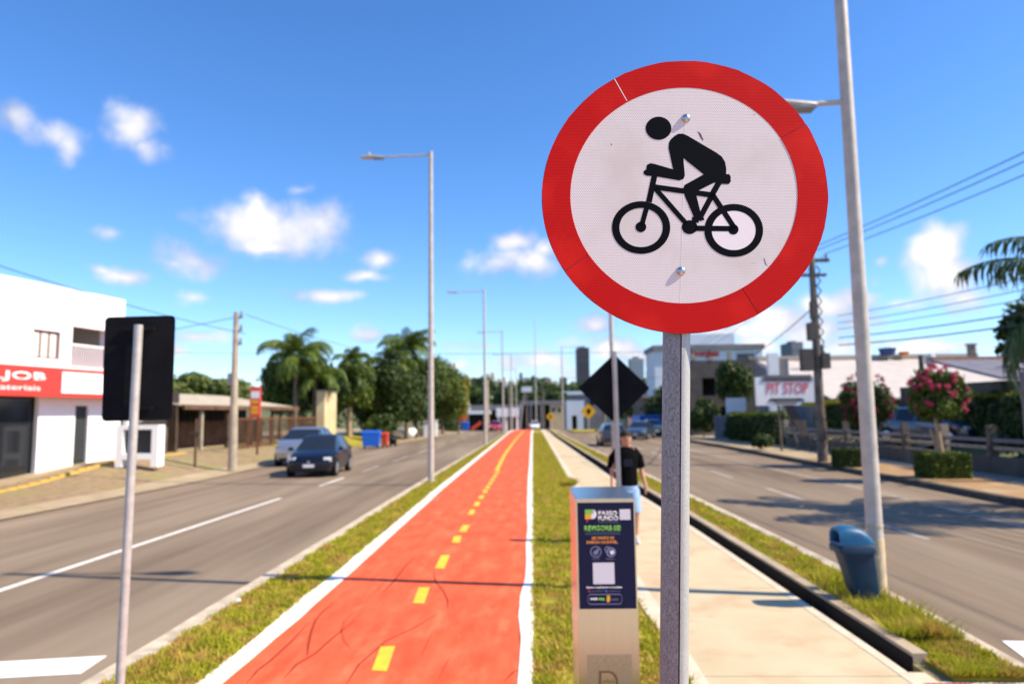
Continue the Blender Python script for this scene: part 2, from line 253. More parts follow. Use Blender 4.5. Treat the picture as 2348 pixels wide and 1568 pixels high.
# ------------------------------------------------------------------ builders
W = {}
def thing(name, label, cat, loc=(0,0,0), rz=0, group=None):
    o = bpy.data.objects.new(name, None); COL.objects.link(o); o.location = loc; o.rotation_euler = (0, 0, rz); o.empty_display_size = .1
    W[o] = Matrix.Translation(Vector(loc)) @ Matrix.Rotation(rz, 4, 'Z')
    return tag(o, label, cat, group)
def tag(o, label=None, cat=None, group=None, kind=None):
    if label: o['label'] = label
    if cat: o['category'] = cat
    if group: o['group'] = group
    if kind: o['kind'] = kind
    return o
def link(name, me, parent=None, world=False):
    o = bpy.data.objects.new(name, me); COL.objects.link(o)
    if parent is not None:
        o.parent = parent
        if world: me.transform(W[parent].inverted())
        W[o] = W[parent].copy()
    else: W[o] = Matrix.Identity(4)
    return o
class MB:
    def __init__(s): s.v = []; s.f = []
    def add(s, vs, fs):
        k = len(s.v); s.v += [tuple(p) for p in vs]; s.f += [tuple(i+k for i in f) for f in fs]; return s
    def box(s, a, b, top=None):
        (x0,y0,z0),(x1,y1,z1) = a, b; t = top or (0, 0)
        return s.add([(x0,y0,z0),(x1,y0,z0),(x1,y1,z0),(x0,y1,z0),(x0+t[0],y0+t[1],z1),(x1-t[0],y0+t[1],z1),(x1-t[0],y1-t[1],z1),(x0+t[0],y1-t[1],z1)],
          [(3,2,1,0),(4,5,6,7),(0,1,5,4),(1,2,6,5),(2,3,7,6),(3,0,4,7)])
    def obox(s, c, u, v, n):  # centre and three half-axis vectors
        c, u, v, n = map(Vector, (c, u, v, n))
        P = [c-u-v-n, c+u-v-n, c+u+v-n, c-u+v-n, c-u-v+n, c+u-v+n, c+u+v+n, c-u+v+n]
        return s.add(P, [(3,2,1,0),(4,5,6,7),(0,1,5,4),(1,2,6,5),(2,3,7,6),(3,0,4,7)])
    def tube(s, pts, rad, n=8, cap=True, sq=None):
        pts = [Vector(p) for p in pts]
        if not isinstance(rad, (list, tuple)): rad = [rad]*len(pts)
        k = len(s.v); up = None
        for i, p in enumerate(pts):
            d = (pts[min(i+1, len(pts)-1)] - pts[max(i-1, 0)]).normalized()
            if up is None: up = Vector((1,0,0)) if abs(d.x) < .8 else Vector((0,1,0))
            a = (up - d*up.dot(d)).normalized(); b = d.cross(a); up = a
            for j in range(n):
                t = 2*PI*j/n; s.v.append(tuple(p + (a*math.cos(t) + b*math.sin(t)*(sq or 1))*rad[i]))
        for i in range(len(pts)-1):
            for j in range(n):
                s.f.append((k+i*n+j, k+i*n+(j+1)%n, k+(i+1)*n+(j+1)%n, k+(i+1)*n+j))
        if cap:
            s.f.append(tuple(k+j for j in reversed(range(n)))); e = k+(len(pts)-1)*n; s.f.append(tuple(e+j for j in range(n)))
        return s
    def prism(s, poly, off):  # polygon (3D points) extruded by vector
        k = len(s.v); n = len(poly); o = Vector(off)
        s.v += [tuple(p) for p in poly] + [tuple(Vector(p)+o) for p in poly]
        s.f.append(tuple(k+i for i in range(n))); s.f.append(tuple(k+n+i for i in reversed(range(n))))
        for i in range(n): j = (i+1) % n; s.f.append((k+i, k+n+i, k+n+j, k+j))
        return s
    def ball(s, c, r, nu=10, nv=6, sc=(1,1,1)):
        k = len(s.v)
        for i in range(nv+1):
            ph = PI*i/nv
            for j in range(nu):
                th = 2*PI*j/nu; s.v.append((c[0]+r*sc[0]*math.sin(ph)*math.cos(th), c[1]+r*sc[1]*math.sin(ph)*math.sin(th), c[2]+r*sc[2]*math.cos(ph)))
        for i in range(nv):
            for j in range(nu): s.f.append((k+i*nu+j, k+(i+1)*nu+j, k+(i+1)*nu+(j+1)%nu, k+i*nu+(j+1)%nu))
        return s
    def mesh(s, name, m, smooth=False, ang=40):
        me = bpy.data.meshes.new(name); me.from_pydata(s.v, [], s.f); me.materials.append(M[m] if isinstance(m, str) else m)
        bm = bmesh.new(); bm.from_mesh(me); bmesh.ops.recalc_face_normals(bm, faces=bm.faces); bm.to_mesh(me); bm.free()
        if smooth:
            me.shade_smooth(); me.set_sharp_from_angle(angle=math.radians(ang))
        return me
    def build(s, name, m, parent=None, smooth=False, world=False, ang=40):
        return link(name, s.mesh(name, m, smooth, ang), parent, world)
def bevel(o, w_=.01, seg=2):
    me = o.data; bm = bmesh.new(); bm.from_mesh(me); bmesh.ops.bevel(bm, geom=bm.edges[:], offset=w_, segments=seg, affect='EDGES', clamp_overlap=True); bm.to_mesh(me); bm.free()
    me.shade_smooth(); me.set_sharp_from_angle(angle=math.radians(40)); return o
def copy_tree(o, parent=None):
    c = o.copy(); COL.objects.link(c); W[c] = W[o]
    if parent is not None: c.parent = parent
    for ch in [x for x in bpy.data.objects if x.parent == o]: copy_tree(ch, c)
    return c
def text_mesh(s, h=None, wd=None, shear=0, bold=0):
    cu = bpy.data.curves.new('lettering', 'FONT'); cu.body = s; cu.align_x = 'CENTER'; cu.align_y = 'CENTER'; cu.offset = bold; cu.shear = shear; cu.resolution_u = 3
    o = bpy.data.objects.new('lettering', cu); COL.objects.link(o); dg = bpy.context.evaluated_depsgraph_get(); me = bpy.data.meshes.new_from_object(o.evaluated_get(dg))
    bpy.data.objects.remove(o); bpy.data.curves.remove(cu)
    P = np.array([v.co[:] for v in me.vertices]); lo, hi = P.min(0), P.max(0); c = (lo+hi)/2
    sx_ = wd/(hi[0]-lo[0]) if wd else None; sy_ = h/(hi[1]-lo[1]) if h else None
    sx_ = sx_ or sy_; sy_ = sy_ or sx_
    for v in me.vertices: v.co = ((v.co.x-c[0])*sx_, (v.co.y-c[1])*sy_, 0)
    return me
def text_on(name, s, m, parent, c, u, v, h=None, wd=None, thick=.002, **k):
    """flat lettering centred at c in the plane of unit vectors u, v (local coordinates of the parent), with real thickness"""
    me = text_mesh(s, h, wd, **k); c, u, v = map(Vector, (c, u, v)); n = u.cross(v).normalized()
    bm = bmesh.new(); bm.from_mesh(me)
    r = bmesh.ops.extrude_face_region(bm, geom=bm.faces[:]); 
    for q in r['geom']:
        if isinstance(q, bmesh.types.BMVert): q.co.z += thick
    for q in bm.verts: q.co = c + u*q.co.x + v*q.co.y + n*q.co.z
    bmesh.ops.recalc_face_normals(bm, faces=bm.faces); bm.to_mesh(me); bm.free(); me.name = name
    me.materials.clear(); me.materials.append(M[m]); return link(name, me, parent)

# ------------------------------------------------------------------ ground
def sst(a, b, t): t = min(max((t-a)/(b-a), 0), 1); return t*t*(3-2*t)
def zc(y):  # the street runs level, then over a crest, down into a dip, and the town rises beyond
    if y < 70: return 0.
    if y < 200: return -.000276*(y-70)**2
    z200 = -.000276*130**2
    return z200 + (-7-z200)*sst(200, 300, y) + 30*sst(330, 900, y)
def ground_z(x, y):
    z = zc(y)
    if x < -12: z += .55*sst(20.5, 28, y)*sst(-12, -16.5, x)
    if x > 14.9: z += .6*sst(14.9, 17, x)
    return z
def interp(P, y):
    if y <= P[0][0]: return P[0][1]
    for (a, b), (c, d) in zip(P, P[1:]):
        if y <= c: return b + (d-b)*(y-a)/(c-a)
    return P[-1][1]
YS = [-40,-20,-8,0,3,4,5,5.6,6.2,6.8,7.5,8.3,9.2,10.2,11.5,13,15,17.5,20,23,27,31,36,42,48,55,62,70,76,82,88,94,100,106,112,120,130,145,160,180,200]
def jig(P, amp, f, y, ph=0): return interp(P, y) + amp*(math.sin(y*f+ph) + .6*math.sin(y*f*2.3+1+ph))*.5
def strip(name, L_, R_, ztop, zbot, m, parent=None, y0=-40, y1=200, ys=None, amp=(0, 0), kind='structure'):
    mb = MB(); Y = [y for y in (ys or YS) if y0 < y < y1]; Y = [y0] + Y + [y1]; k = 0; n = len(Y)
    for y in Y:
        xl = jig(L_, amp[0], 2.1, y); xr = jig(R_, amp[1], 1.7, y, 2); z = zc(y)
        mb.v += [(xl, y, z+ztop), (xr, y, z+ztop), (xr, y, z+zbot), (xl, y, z+zbot)]
    for i in range(n-1):
        a, b = 4*i, 4*i+4
        mb.f += [(a, a+1, b+1, b), (a+1, a+2, b+2, b+1), (a+3, a, b, b+3)]
    mb.f += [(0, 3, 2, 1), (4*(n-1), 4*(n-1)+1, 4*(n-1)+2, 4*(n-1)+3)]
    o = mb.build(name, m, parent)
    if kind and parent is None: o['kind'] = kind
    return o
gx = [-2500,-900,-400,-200,-120,-80,-50,-35,-28,-22,-18,-16.5,-15,-13.5,-12,-11,-9,-6,-3,0,3,6,9,12,14.9,15.6,16.3,17,20,26,35,50,80,120,200,400,900,2500]
gy = [-300,-60,-20,0,10,18,20.5,22,24,26,28,32,40,50,60,70,80,90,100,110,120,140,160,180,200,225,250,275,300,330,380,450,550,650,750,900,1200,1800,2600,4000]
mb = MB()
for y in gy:
    for x in gx: mb.v.append((x, y, ground_z(x, y) - (.34 if -3 <= x <= 9 and y < 190 else .12)))
nx = len(gx)
for i in range(len(gy)-1):
    for j in range(nx-1): a = i*nx+j; mb.f.append((a, a+1, a+nx+1, a+nx))
tag(mb.build('ground', 'terrain', smooth=True), kind='structure')
C = lambda x: [(0, x)]
LEDGE = [(0,-11.9),(14,-11.8),(24,-11.6),(31,-12.0),(40,-11.9),(48,-11.3),(62,-10.2),(90,-8.9),(200,-8)]
LK0, LK1 = [(0,-3.64),(20,-3.66),(50,-3.5),(80,-3.35)], [(0,-3.43),(20,-3.45),(50,-3.32),(80,-3.2)]
WL0, WL1 = [(0,-2.68),(10,-2.73),(20,-2.86),(80,-3.1)], [(0,-2.53),(9,-2.5),(20,-2.65),(80,-2.9)]
WR0, WR1 = [(0,-.14),(6.5,-.17),(7.7,-.21),(9.6,-.16),(22,-.25),(80,-.50)], [(0,-.04),(9.6,-.06),(22,-.11),(80,-.28)]
SL0, SL1 = [(0,1.22),(6,1.18),(8,1.12),(21,1.03),(71,.75)], [(0,1.33),(6,1.31),(21,1.25),(64,1.0)]
SR0, SR1 = [(0,2.86),(6.5,2.85),(13,2.72),(22,2.35),(64,1.55),(100,1.3)], [(0,2.95),(6.5,2.94),(13,2.84),(22,2.47),(64,1.65),(100,1.4)]
CB0, CB1 = [(0,3.09),(8,3.09),(14,3.00),(23,2.76),(64,1.95),(100,1.7)], [(0,3.20),(8,3.22),(14,3.14),(23,2.92),(64,2.1),(100,1.85)]
RK0, RK1 = [(0,3.74),(7,3.80),(10,3.86),(16,3.72),(24,3.55),(64,2.5),(100,2.2)], [(0,3.90),(6,3.92),(8,4.02),(10,4.04),(16,3.92),(24,3.75),(64,2.7),(100,2.4)]
RFAR = [(0,10.75),(15,10.75),(22,10.9),(30,11.0),(44,11.25),(64,10.6),(100,10.2),(200,9)]
strip('left_road', LEDGE, LK0, -.10, -.118, 'asphalt')
strip('right_road', RK1, RFAR, -.10, -.118, 'asphalt')
strip('left_kerb', LK0, LK1, .012, -.117, 'kerb', amp=(.012,.02))
strip('left_verge', LK1, WL0, 0, -.117, 'grass_base')
cyc = strip('cycle_path', WL1, WR0, .004, -.117, 'orange')
strip('edge_band', WL0, WL1, .012, -.116, 'white_line', cyc, amp=(.03,.025)); strip('edge_band', WR0, WR1, .012, -.116, 'white_line', cyc, amp=(.02,.008))
strip('middle_verge', WR1, SL0, -.004, -.117, 'grass_base', y0=3.4)
strip('crossing_pavement', WR1, SL0, .0, -.117, 'concrete', y0=-40, y1=3.4)
walk = strip('sidewalk', SL0, SR1, -.012, -.117, 'kerb_grey')
strip('edge_band', SL0, SL1, .010, -.03, 'concrete_edge', walk, amp=(.015,.006)); strip('edge_band', SR0, SR1, .010, -.03, 'concrete_edge', walk, amp=(0,.006))
y = 3.05
while y < 118:
    strip('slab', SL1, SR0, .006, -.03, 'concrete', walk, y0=y, y1=y+2.78); y += 2.79
strip('slab', SL1, SR0, .006, -.03, 'concrete', walk, y0=-40, y1=3.04)
CBF = [(a, b+.004) for a, b in CB0]
strip('gutter', SR1, CB0, -.09, -.30, 'shade_grime', y0=5.95)
strip('kerb_face_shade', CB0, CBF, .055, -.3, 'shade_grime', y0=6.12)  # thin strip painting the shadow on the kerb face, with some grime
strip('median_kerb', CBF, CB1, .085, -.117, 'kerb_grey', y0=6.12, amp=(.004,.008))
strip('right_verge', CB1, RK0, .03, -.117, 'grass_base', y0=5.75)
strip('right_kerb', RK0, RK1, .035, -.117, 'kerb', amp=(.02,.012))
strip('ramp', SR1, RK0, -.004, -.117, 'concrete_edge', y0=-40, y1=5.75)
strip('ramp_edge', SR1, CB0, -.004, -.117, 'concrete_edge', y0=5.75, y1=5.95)
strip('ramp_corner', CB0, CB1, -.004, -.117, 'dirt', y0=5.75, y1=6.12)
# left shoulder of dirt and worn cobbles, a band of walkway before the shop
def sheet(name, xa, xb, m, dz, y0, y1, ys=None, nxs=10, kind='structure'):
    mb = MB(); Y = [y for y in gy+YS if y0 < y < y1]; Y = sorted(set([y0]+Y+[y1])); 
    for y in Y:
        a, b = (interp(xa, y), interp(xb, y))
        for j in range(nxs+1): x = a+(b-a)*j/nxs; mb.v.append((x, y, ground_z(x, y)+dz))
    for i in range(len(Y)-1):
        for j in range(nxs): q = i*(nxs+1)+j; mb.f.append((q, q+1, q+nxs+2, q+nxs+1))
    return tag(mb.build(name, m, smooth=True), kind=kind)
sheet('dirt_shoulder', C(-17.1), LEDGE, 'dirt', -.085, 5, 110)
sheet('pale_shoulder_edge', [(0,-12.9),(30,-13.0),(48,-12.2),(90,-10)], LEDGE, 'dirt_pale', -.070, 5, 110, nxs=2)
sheet('shop_forecourt', C(-30), C(-17.1), 'dirt_pale', -.080, 5, 110)
sheet('green_shoulder', [(40,-18),(90,-14)], [(40,-13.2),(60,-11.6),(90,-10.2)], 'grass_base', -.055, 41, 62, nxs=4)
mb = MB(); 
for i in range(40):
    ya, yb = 13+i*.48, 13+(i+1)*.48-.004
    for q in (0,): mb.box((-16.32,ya,ground_z(-16.3,ya)-.2), (-16.18,yb,ground_z(-16.3,yb)-.03))
tag(mb.build('painted_kerb', mat('kerb_yellow', (.62,.40,.05), .8, col2=(.45,.30,.10), scale=3)), kind='structure')
# right side
strip('far_kerb', RFAR, [(a, b+.22) for a, b in RFAR], .05, -.118, 'dark_kerb', y1=60)
strip('dry_verge', [(a, b+.22) for a, b in RFAR], [(0,12.9),(30,13.2),(60,14)], .035, -.118, 'dry_verge', y1=60)
strip('right_pavement', [(0,12.9),(30,13.2),(60,14)], [(0,14.3),(30,14.5),(60,20)], .04, -.118, 'pave_right', y1=60)
sheet('yard', C(14.2), C(60), 'conc_dark', -.03, 8, 75)
sheet('forecourt', [(30,11.25),(44,11.5),(60,11)], C(19), 'dirt_pale', .055, 30, 60, nxs=12)
# traffic island where the road forks beyond
strip('traffic_island', [(78,4.4),(95,4.2)], [(78,8.4),(95,10)], .03, -.118, 'grass_base', y0=78, y1=96)
# road markings
lr, rr = bpy.data.objects['left_road'], bpy.data.objects['right_road']
def dash(nm, road, x, ya, yb, wd, m, x2=None):
    x2 = x if x2 is None else x2; n = max(1, int((yb-ya)/6)); mb = MB(); pts = [ya+(yb-ya)*i/n for i in range(n+1)]
    for y in pts:
        xx = x+(x2-x)*(y-ya)/(yb-ya); mb.v += [(xx-wd/2, y, zc(y)-.096), (xx+wd/2, y, zc(y)-.096)]
    for i in range(n): mb.f.append((2*i, 2*i+1, 2*i+3, 2*i+2))
    return mb.build(nm, m, road)
dash('lane_line', lr, -7.05, -5, 19.0, .13, 'road_paint', -6.93)
for ya, yb in ((22.2,25),(27.6,30.6),(33.6,37.5),(41,45),(49,53),(57,61),(65,69),(73,77)):
    dash('lane_dash', lr, -6.85, ya, yb, .13, 'road_paint' if ya < 26 else 'road_paint_worn')
for ya, yb in ((3,7),(12.3,14.7),(17.6,20.4),(23.6,26.4),(29.6,32.4),(36,39),(42,45),(48,51)):
    dash('lane_dash', rr, 6.72-.01*ya, ya, yb, .13, 'road_paint_worn')
dash('parking_line', rr, 8.75, 4, 16.5, .12, 'road_paint_worn', 9.05); dash('parking_line', rr, 9.05, 17.6, 60, .12, 'road_paint_worn', 8.6)
def flat(nm, pts, m, parent, z, thick=.003):
    P = [G(px, py, z) for px, py in pts]; P = [(p.x, p.y, z-thick) for p in P]; return MB().prism(P, (0,0,thick)).build(nm, m, parent)
flat('crossing_bar', [(-420,1540),(0,1516),(245,1502),(184,1543),(0,1553),(-420,1600)], 'sign_white', lr, -.094)
flat('crossing_bar', [(2297,1468),(2500,1472),(2620,1560),(2420,1560)], 'sign_white', rr, -.094)
# yellow dashes
def ydash(x0, y0, x1, y1, wd):
    a, b = G(x0, y0), G(x1, y1); mb = MB()
    mb.add([(a.x-wd/2,a.y,.008),(a.x+wd/2,a.y-.02,.008),(b.x+wd/2,b.y,.008),(b.x-wd/2,b.y-.02,.008)], [(0,1,2,3)]); mb.build('yellow_dash', 'yellow', cyc)
for q in ((870,1538,890,1482),(960,1383,973,1347),(1008,1303,1022,1273),(1045,1244,1050,1229),(1061,1219,1069,1204)): ydash(*q, .13)
yy = 14.9
while yy < 26: 
    MB().add([(-1.45,yy,.008),(-1.33,yy,.008),(-1.35,yy+.75,.008),(-1.47,yy+.75,.008)], [(0,1,2,3)]).build('yellow_dash', 'yellow', cyc); yy += 1.35 if yy < 18 else 1.1
dashline = MB()
for i in range(40):
    a = 26+i*1.6; b = a+1.62; xa, xb = -1.42-.2*sst(20,40,a)+.12*sst(55,80,a), -1.42-.2*sst(20,40,b)+.12*sst(55,80,b)
    dashline.add([(xa-.07,a,zc(a)+.008),(xa+.07,a,zc(a)+.008),(xb+.07,b,zc(b)+.008),(xb-.07,b,zc(b)+.008)], [(0,1,2,3)])
dashline.build('yellow_line', 'yellow', cyc)
# curved bicycle tyre marks on the path
def cr(x, y): return (600+x/2.024)/1.3773, (1640+y/2.024)/1.3773
for pts, wd in (([(750,875),(757,800),(775,720),(805,640),(860,580),(920,535)],.012),([(1025,830),(985,775),(968,720),(985,650),(1040,600),(1110,565)],.008),([(1645,570),(1648,520),(1620,460),(1570,400),(1555,330)],.010),
                ([(1480,875),(1520,780),(1555,710)],.008),([(1590,1025),(1625,950),(1660,880)],.008),([(2005,1040),(2060,985),(2110,950)],.010),([(1230,470),(1300,400),(1370,310),(1440,235)],.014),([(1150,490),(1200,450),(1260,380)],.009),([(1065,555),(1105,525)],.014),
                ([(360,1053),(430,970),(520,900),(640,790),(760,660)],.012),([(600,1020),(680,930),(800,860),(900,770),(1060,640)],.012),([(1000,1053),(1080,930),(1250,780),(1440,690),(1590,600)],.010),([(1740,330),(1752,285)],.010)):
    P = [G(*cr(*p), .0) for p in pts]; mb = MB(); n = len(P)
    for i, p in enumerate(P):
        d = (P[min(i+1,n-1)]-P[max(i-1,0)]); d = Vector((d.y, -d.x, 0)).normalized()*wd*(.35 if i in (0, n-1) else 1)
        mb.v += [(p.x-d.x, p.y-d.y, .0065), (p.x+d.x, p.y+d.y, .0065)]
    for i in range(n-1): mb.f.append((2*i, 2*i+1, 2*i+3, 2*i+2))
    mb.build('tyre_mark', 'tyre_mark' if wd > .009 else mat('tyre_mark_faint', (.50,.065,.028), .85, spec=.1), cyc)
# red tactile pavers on the ramp
ramp = bpy.data.objects['ramp']
for (x0, n, sh) in ((2.92, 9, -.10), (3.42, 8, -.12)):
    for i in range(n):
        for j in range(2 if x0 < 3 else 1):
            yb = 5.70-i*.2 - (0.0 if x0 < 3 else .02); xs = x0+j*.19+sh*0
            mb = MB().box((xs,yb-.19,-.004),(xs+.18,yb,.006))
            for k in range(4): mb.box((xs+.015+k*.042,yb-.18,.006),(xs+.037+k*.042,yb-.01,.010))
            mb.build('paver', 'red_paver', ramp)

cp = bpy.data.objects['crossing_pavement']
for i in range(6):
    for j in range(2):
        mb = MB().box((.0+i*.2,2.75+j*.2,.002),(.19+i*.2,2.94+j*.2,.008))
        for k in range(4): mb.box((.015+i*.2+k*.045,2.76+j*.2,.008),(.037+i*.2+k*.045,2.93+j*.2,.012))
        mb.build('paver', 'red_paver', cp)
# grass blades (nobody can count them)
def grass(name, L_, R_, z0, y0, y1, n, hgt=.038, patch=1.0):
    y = y0 + (y1-y0)*rng.random(n)**2.5; u = rng.random(n)
    xl = np.array([interp(L_, v) for v in y]); xr = np.array([interp(R_, v) for v in y]); x = xl-.02+(xr-xl+.04)*u
    ns = np.sin(x*9+y*3.1)*np.sin(y*5.3-x*4)+.6*np.sin(x*21+y*17)*np.sin(y*13)+rng.normal(0,.45,n)
    k = ns > -.55*patch; x, y, ns = x[k], y[k], ns[k]; n = len(x)
    h = hgt*(.5+rng.random(n)*.9)*(1+.35*np.clip(ns,-1,1.5)); a = rng.random(n)*2*PI; wd = .004+.004*rng.random(n)+y*.0004
    lean = rng.normal(0,.55,(n,2))*h[:,None]; V = np.zeros((n,3,3)); zz = np.array([zc(v) for v in y])+z0
    V[:,0] = np.c_[x-np.cos(a)*wd, y-np.sin(a)*wd, zz-.004]; V[:,1] = np.c_[x+np.cos(a)*wd, y+np.sin(a)*wd, zz-.004]; V[:,2] = np.c_[x+lean[:,0], y+lean[:,1], zz+h]
    me = bpy.data.meshes.new(name); me.vertices.add(3*n); me.vertices.foreach_set('co', V.ravel()); me.loops.add(3*n); me.loops.foreach_set('vertex_index', np.arange(3*n, dtype=np.int32))
    me.polygons.add(n); me.polygons.foreach_set('loop_start', np.arange(n, dtype=np.int32)*3); me.polygons.foreach_set('loop_total', np.full(n,3,dtype=np.int32)); me.update(); me.validate()
    me.materials.append(M['blade']); return tag(link(name, me), 'short patchy yellow green grass growing along the strip', None, None, 'stuff')
g1 = grass('verge_grass', LK1, WL0, 0, 4.2, 75, 110000); g1['label'] = 'patchy grass between the left kerb and the red cycle path'
g2 = grass('verge_grass', WR1, SL0, -.004, 3.42, 75, 130000); g2['label'] = 'grass strip between the red cycle path and the sidewalk'
g3 = grass('verge_grass', CB1, RK0, .03, 5.75, 75, 85000); g3['label'] = 'narrow grass strip between the median kerb and the right road'
# taller tufts round the bin and along the path edge
g4 = grass('tall_grass', C(3.25), [(0,3.74)], .03, 6.6, 8.9, 9000, .11, 3); g4['label'] = 'taller green grass around the foot of the blue bin'
g5 = grass('tall_grass', C(.86), C(1.08), 0, 20.5, 22, 2500, .12, 3); g5['label'] = 'dark green tuft at the sidewalk edge far along the middle strip'

# ------------------------------------------------------------------ vegetation builders
def leaves(name, blobs, n, size, m, parent=None, world=False, aspect=1.6, hollow=.35, flat_=False):
    """leaf-sized faces scattered through the outer part of several overlapping lumps"""
    B = np.array(blobs, float); vol = np.prod(B[:,3:6], 1)**(2/3); idx = rng.choice(len(B), n, p=vol/vol.sum())
    d = rng.normal(size=(n,3)); d /= np.linalg.norm(d, axis=1)[:,None]; r = (hollow+(1-hollow)*rng.random(n)**.55)*(1+.14*np.sin(d[:,0]*9+idx)*np.sin(d[:,2]*8+idx*2))
    r *= 1+rng.normal(0,.05,n); c = B[idx,:3] + d*r[:,None]*B[idx,3:6]
    nrm = d + rng.normal(0,.7,(n,3)); nrm /= np.linalg.norm(nrm, axis=1)[:,None]
    t = np.cross(nrm, rng.normal(size=(n,3))); t /= np.linalg.norm(t, axis=1)[:,None]; b = np.cross(nrm, t)
    s = size*(.6+.8*rng.random(n))[:,None]; V = np.stack([c-t*s*aspect/2, c-b*s*.5, c+t*s*aspect/2+nrm*s*.15, c+b*s*.5], 1)
    me = bpy.data.meshes.new(name); me.vertices.add(4*n); me.vertices.foreach_set('co', V.ravel()); me.loops.add(4*n); me.loops.foreach_set('vertex_index', np.arange(4*n, dtype=np.int32))
    me.polygons.add(n); me.polygons.foreach_set('loop_start', np.arange(n, dtype=np.int32)*4); me.polygons.foreach_set('loop_total', np.full(n,4,dtype=np.int32)); me.update(); me.validate()
    me.materials.append(M[m]); return link(name, me, parent, world)
def lumps(rx, ry, rz, zc_, n, k=.5):
    out_ = [(0,0,zc_,rx*.7,ry*.7,rz*.75)]
    for i in range(n):
        a = rng.random()*2*PI; e = (rng.random()*2-1)*.9; ce = math.sqrt(1-e*e)
        out_.append((rx*.62*math.cos(a)*ce, ry*.62*math.sin(a)*ce, zc_+rz*.62*e, rx*k*(.7+.5*rng.random()), ry*k*(.7+.5*rng.random()), rz*k*(.6+.5*rng.random())))
    return out_
def tree(name, label, loc, rx, rz, zcen, n, leaf='leaf', size=.25, trunk_r=.15, group=None, nl=9, tm='trunk', cat='tree'):
    t = thing(name, label, cat, loc, rng.random()*6, group)
    leaves('crown', lumps(rx, rx, rz, zcen, nl), n, size, leaf, t)
    mb = MB(); mb.tube([(0,0,-.1),(.05*rx,0,zcen*.4),(0,.04*rx,zcen)], [trunk_r,trunk_r*.75,trunk_r*.4], 8)
    for k in range(5):
        a = k*1.3; mb.tube([(0,0,zcen*(.45+.08*k)),(rx*.3*math.cos(a),rx*.3*math.sin(a),zcen*(.6+.08*k)),(rx*.6*math.cos(a),rx*.6*math.sin(a),zcen*(.8+.08*k))], [trunk_r*.5,trunk_r*.3,trunk_r*.1], 6)
    mb.build('trunk', tm, t, smooth=True); return t
def frond_mesh(L_, droop, m, seed, leaf_len=.55, nl=46, up=.6):
    r = np.random.default_rng(seed); mb = MB(); P = []; a = up; p = np.array([0.,0.,0.]); n = 14
    for i in range(n+1):
        P.append(p.copy()); a -= droop/n*(.5+i/n*1.2); p = p+np.array([math.cos(a), 0, math.sin(a)])*L_/n
    mb.tube([tuple(q) for q in P], [.035*(1-.85*i/n) for i in range(n+1)], 5)
    for k in range(nl):
        t = .12+.88*k/nl; f = t*n; i = min(int(f), n-1); c = P[i]+(P[i+1]-P[i])*(f-i); d = P[i+1]-P[i]; d /= np.linalg.norm(d)
        ll = leaf_len*(.55+.6*math.sin(PI*min(t*.95+.05,1)))*(.8+.4*r.random())
        for s in (-1, 1):
            dr = np.array([d[0]*.5, s*(.75+.2*r.normal()), d[2]*.5-.35-.3*r.random()]); dr /= np.linalg.norm(dr)
            e1 = c+dr*ll*.55; e2 = c+dr*ll*.75+np.array([0,s*.05,-.42*ll]); wv_ = d*.028
            mb.add([c-wv_, c+wv_, e1+wv_, e1-wv_, e2], [(0,1,2,3),(3,2,4)])
    return mb.mesh('frond', m)
def palm(label, loc, hgt, L_, nf, m='palm_leaf', tr=.16, group='palms', seed=0, lean=(0,0), tm='trunk', angs=None, ll=.55, only=None):
    t = thing('palm_tree', label, 'palm', loc, 0, group)
    MB().tube([(0,0,-.1),(lean[0]*.4,lean[1]*.4,hgt*.5),(lean[0],lean[1],hgt)], [tr*1.25,tr,tr*.8], 9).build('trunk', tm, t, smooth=True)
    ms = [frond_mesh(L_*q, dr, m, seed+i, ll, up=u_) for i, (q, dr, u_) in enumerate(((1,1.9,1.0),(.9,2.4,.7),(1.05,1.5,1.25),(.85,2.6,.3)))]
    r = random.Random(seed)
    for k in range(nf):
        o = bpy.data.objects.new('frond', ms[k % 4]); COL.objects.link(o); o.parent = t; o.location = (lean[0], lean[1], hgt)
        o.rotation_euler = (r.uniform(-.2,.2), r.uniform(-.15,.15), k*2.399+r.uniform(-.2,.2)); W[o] = W[t]
    return t

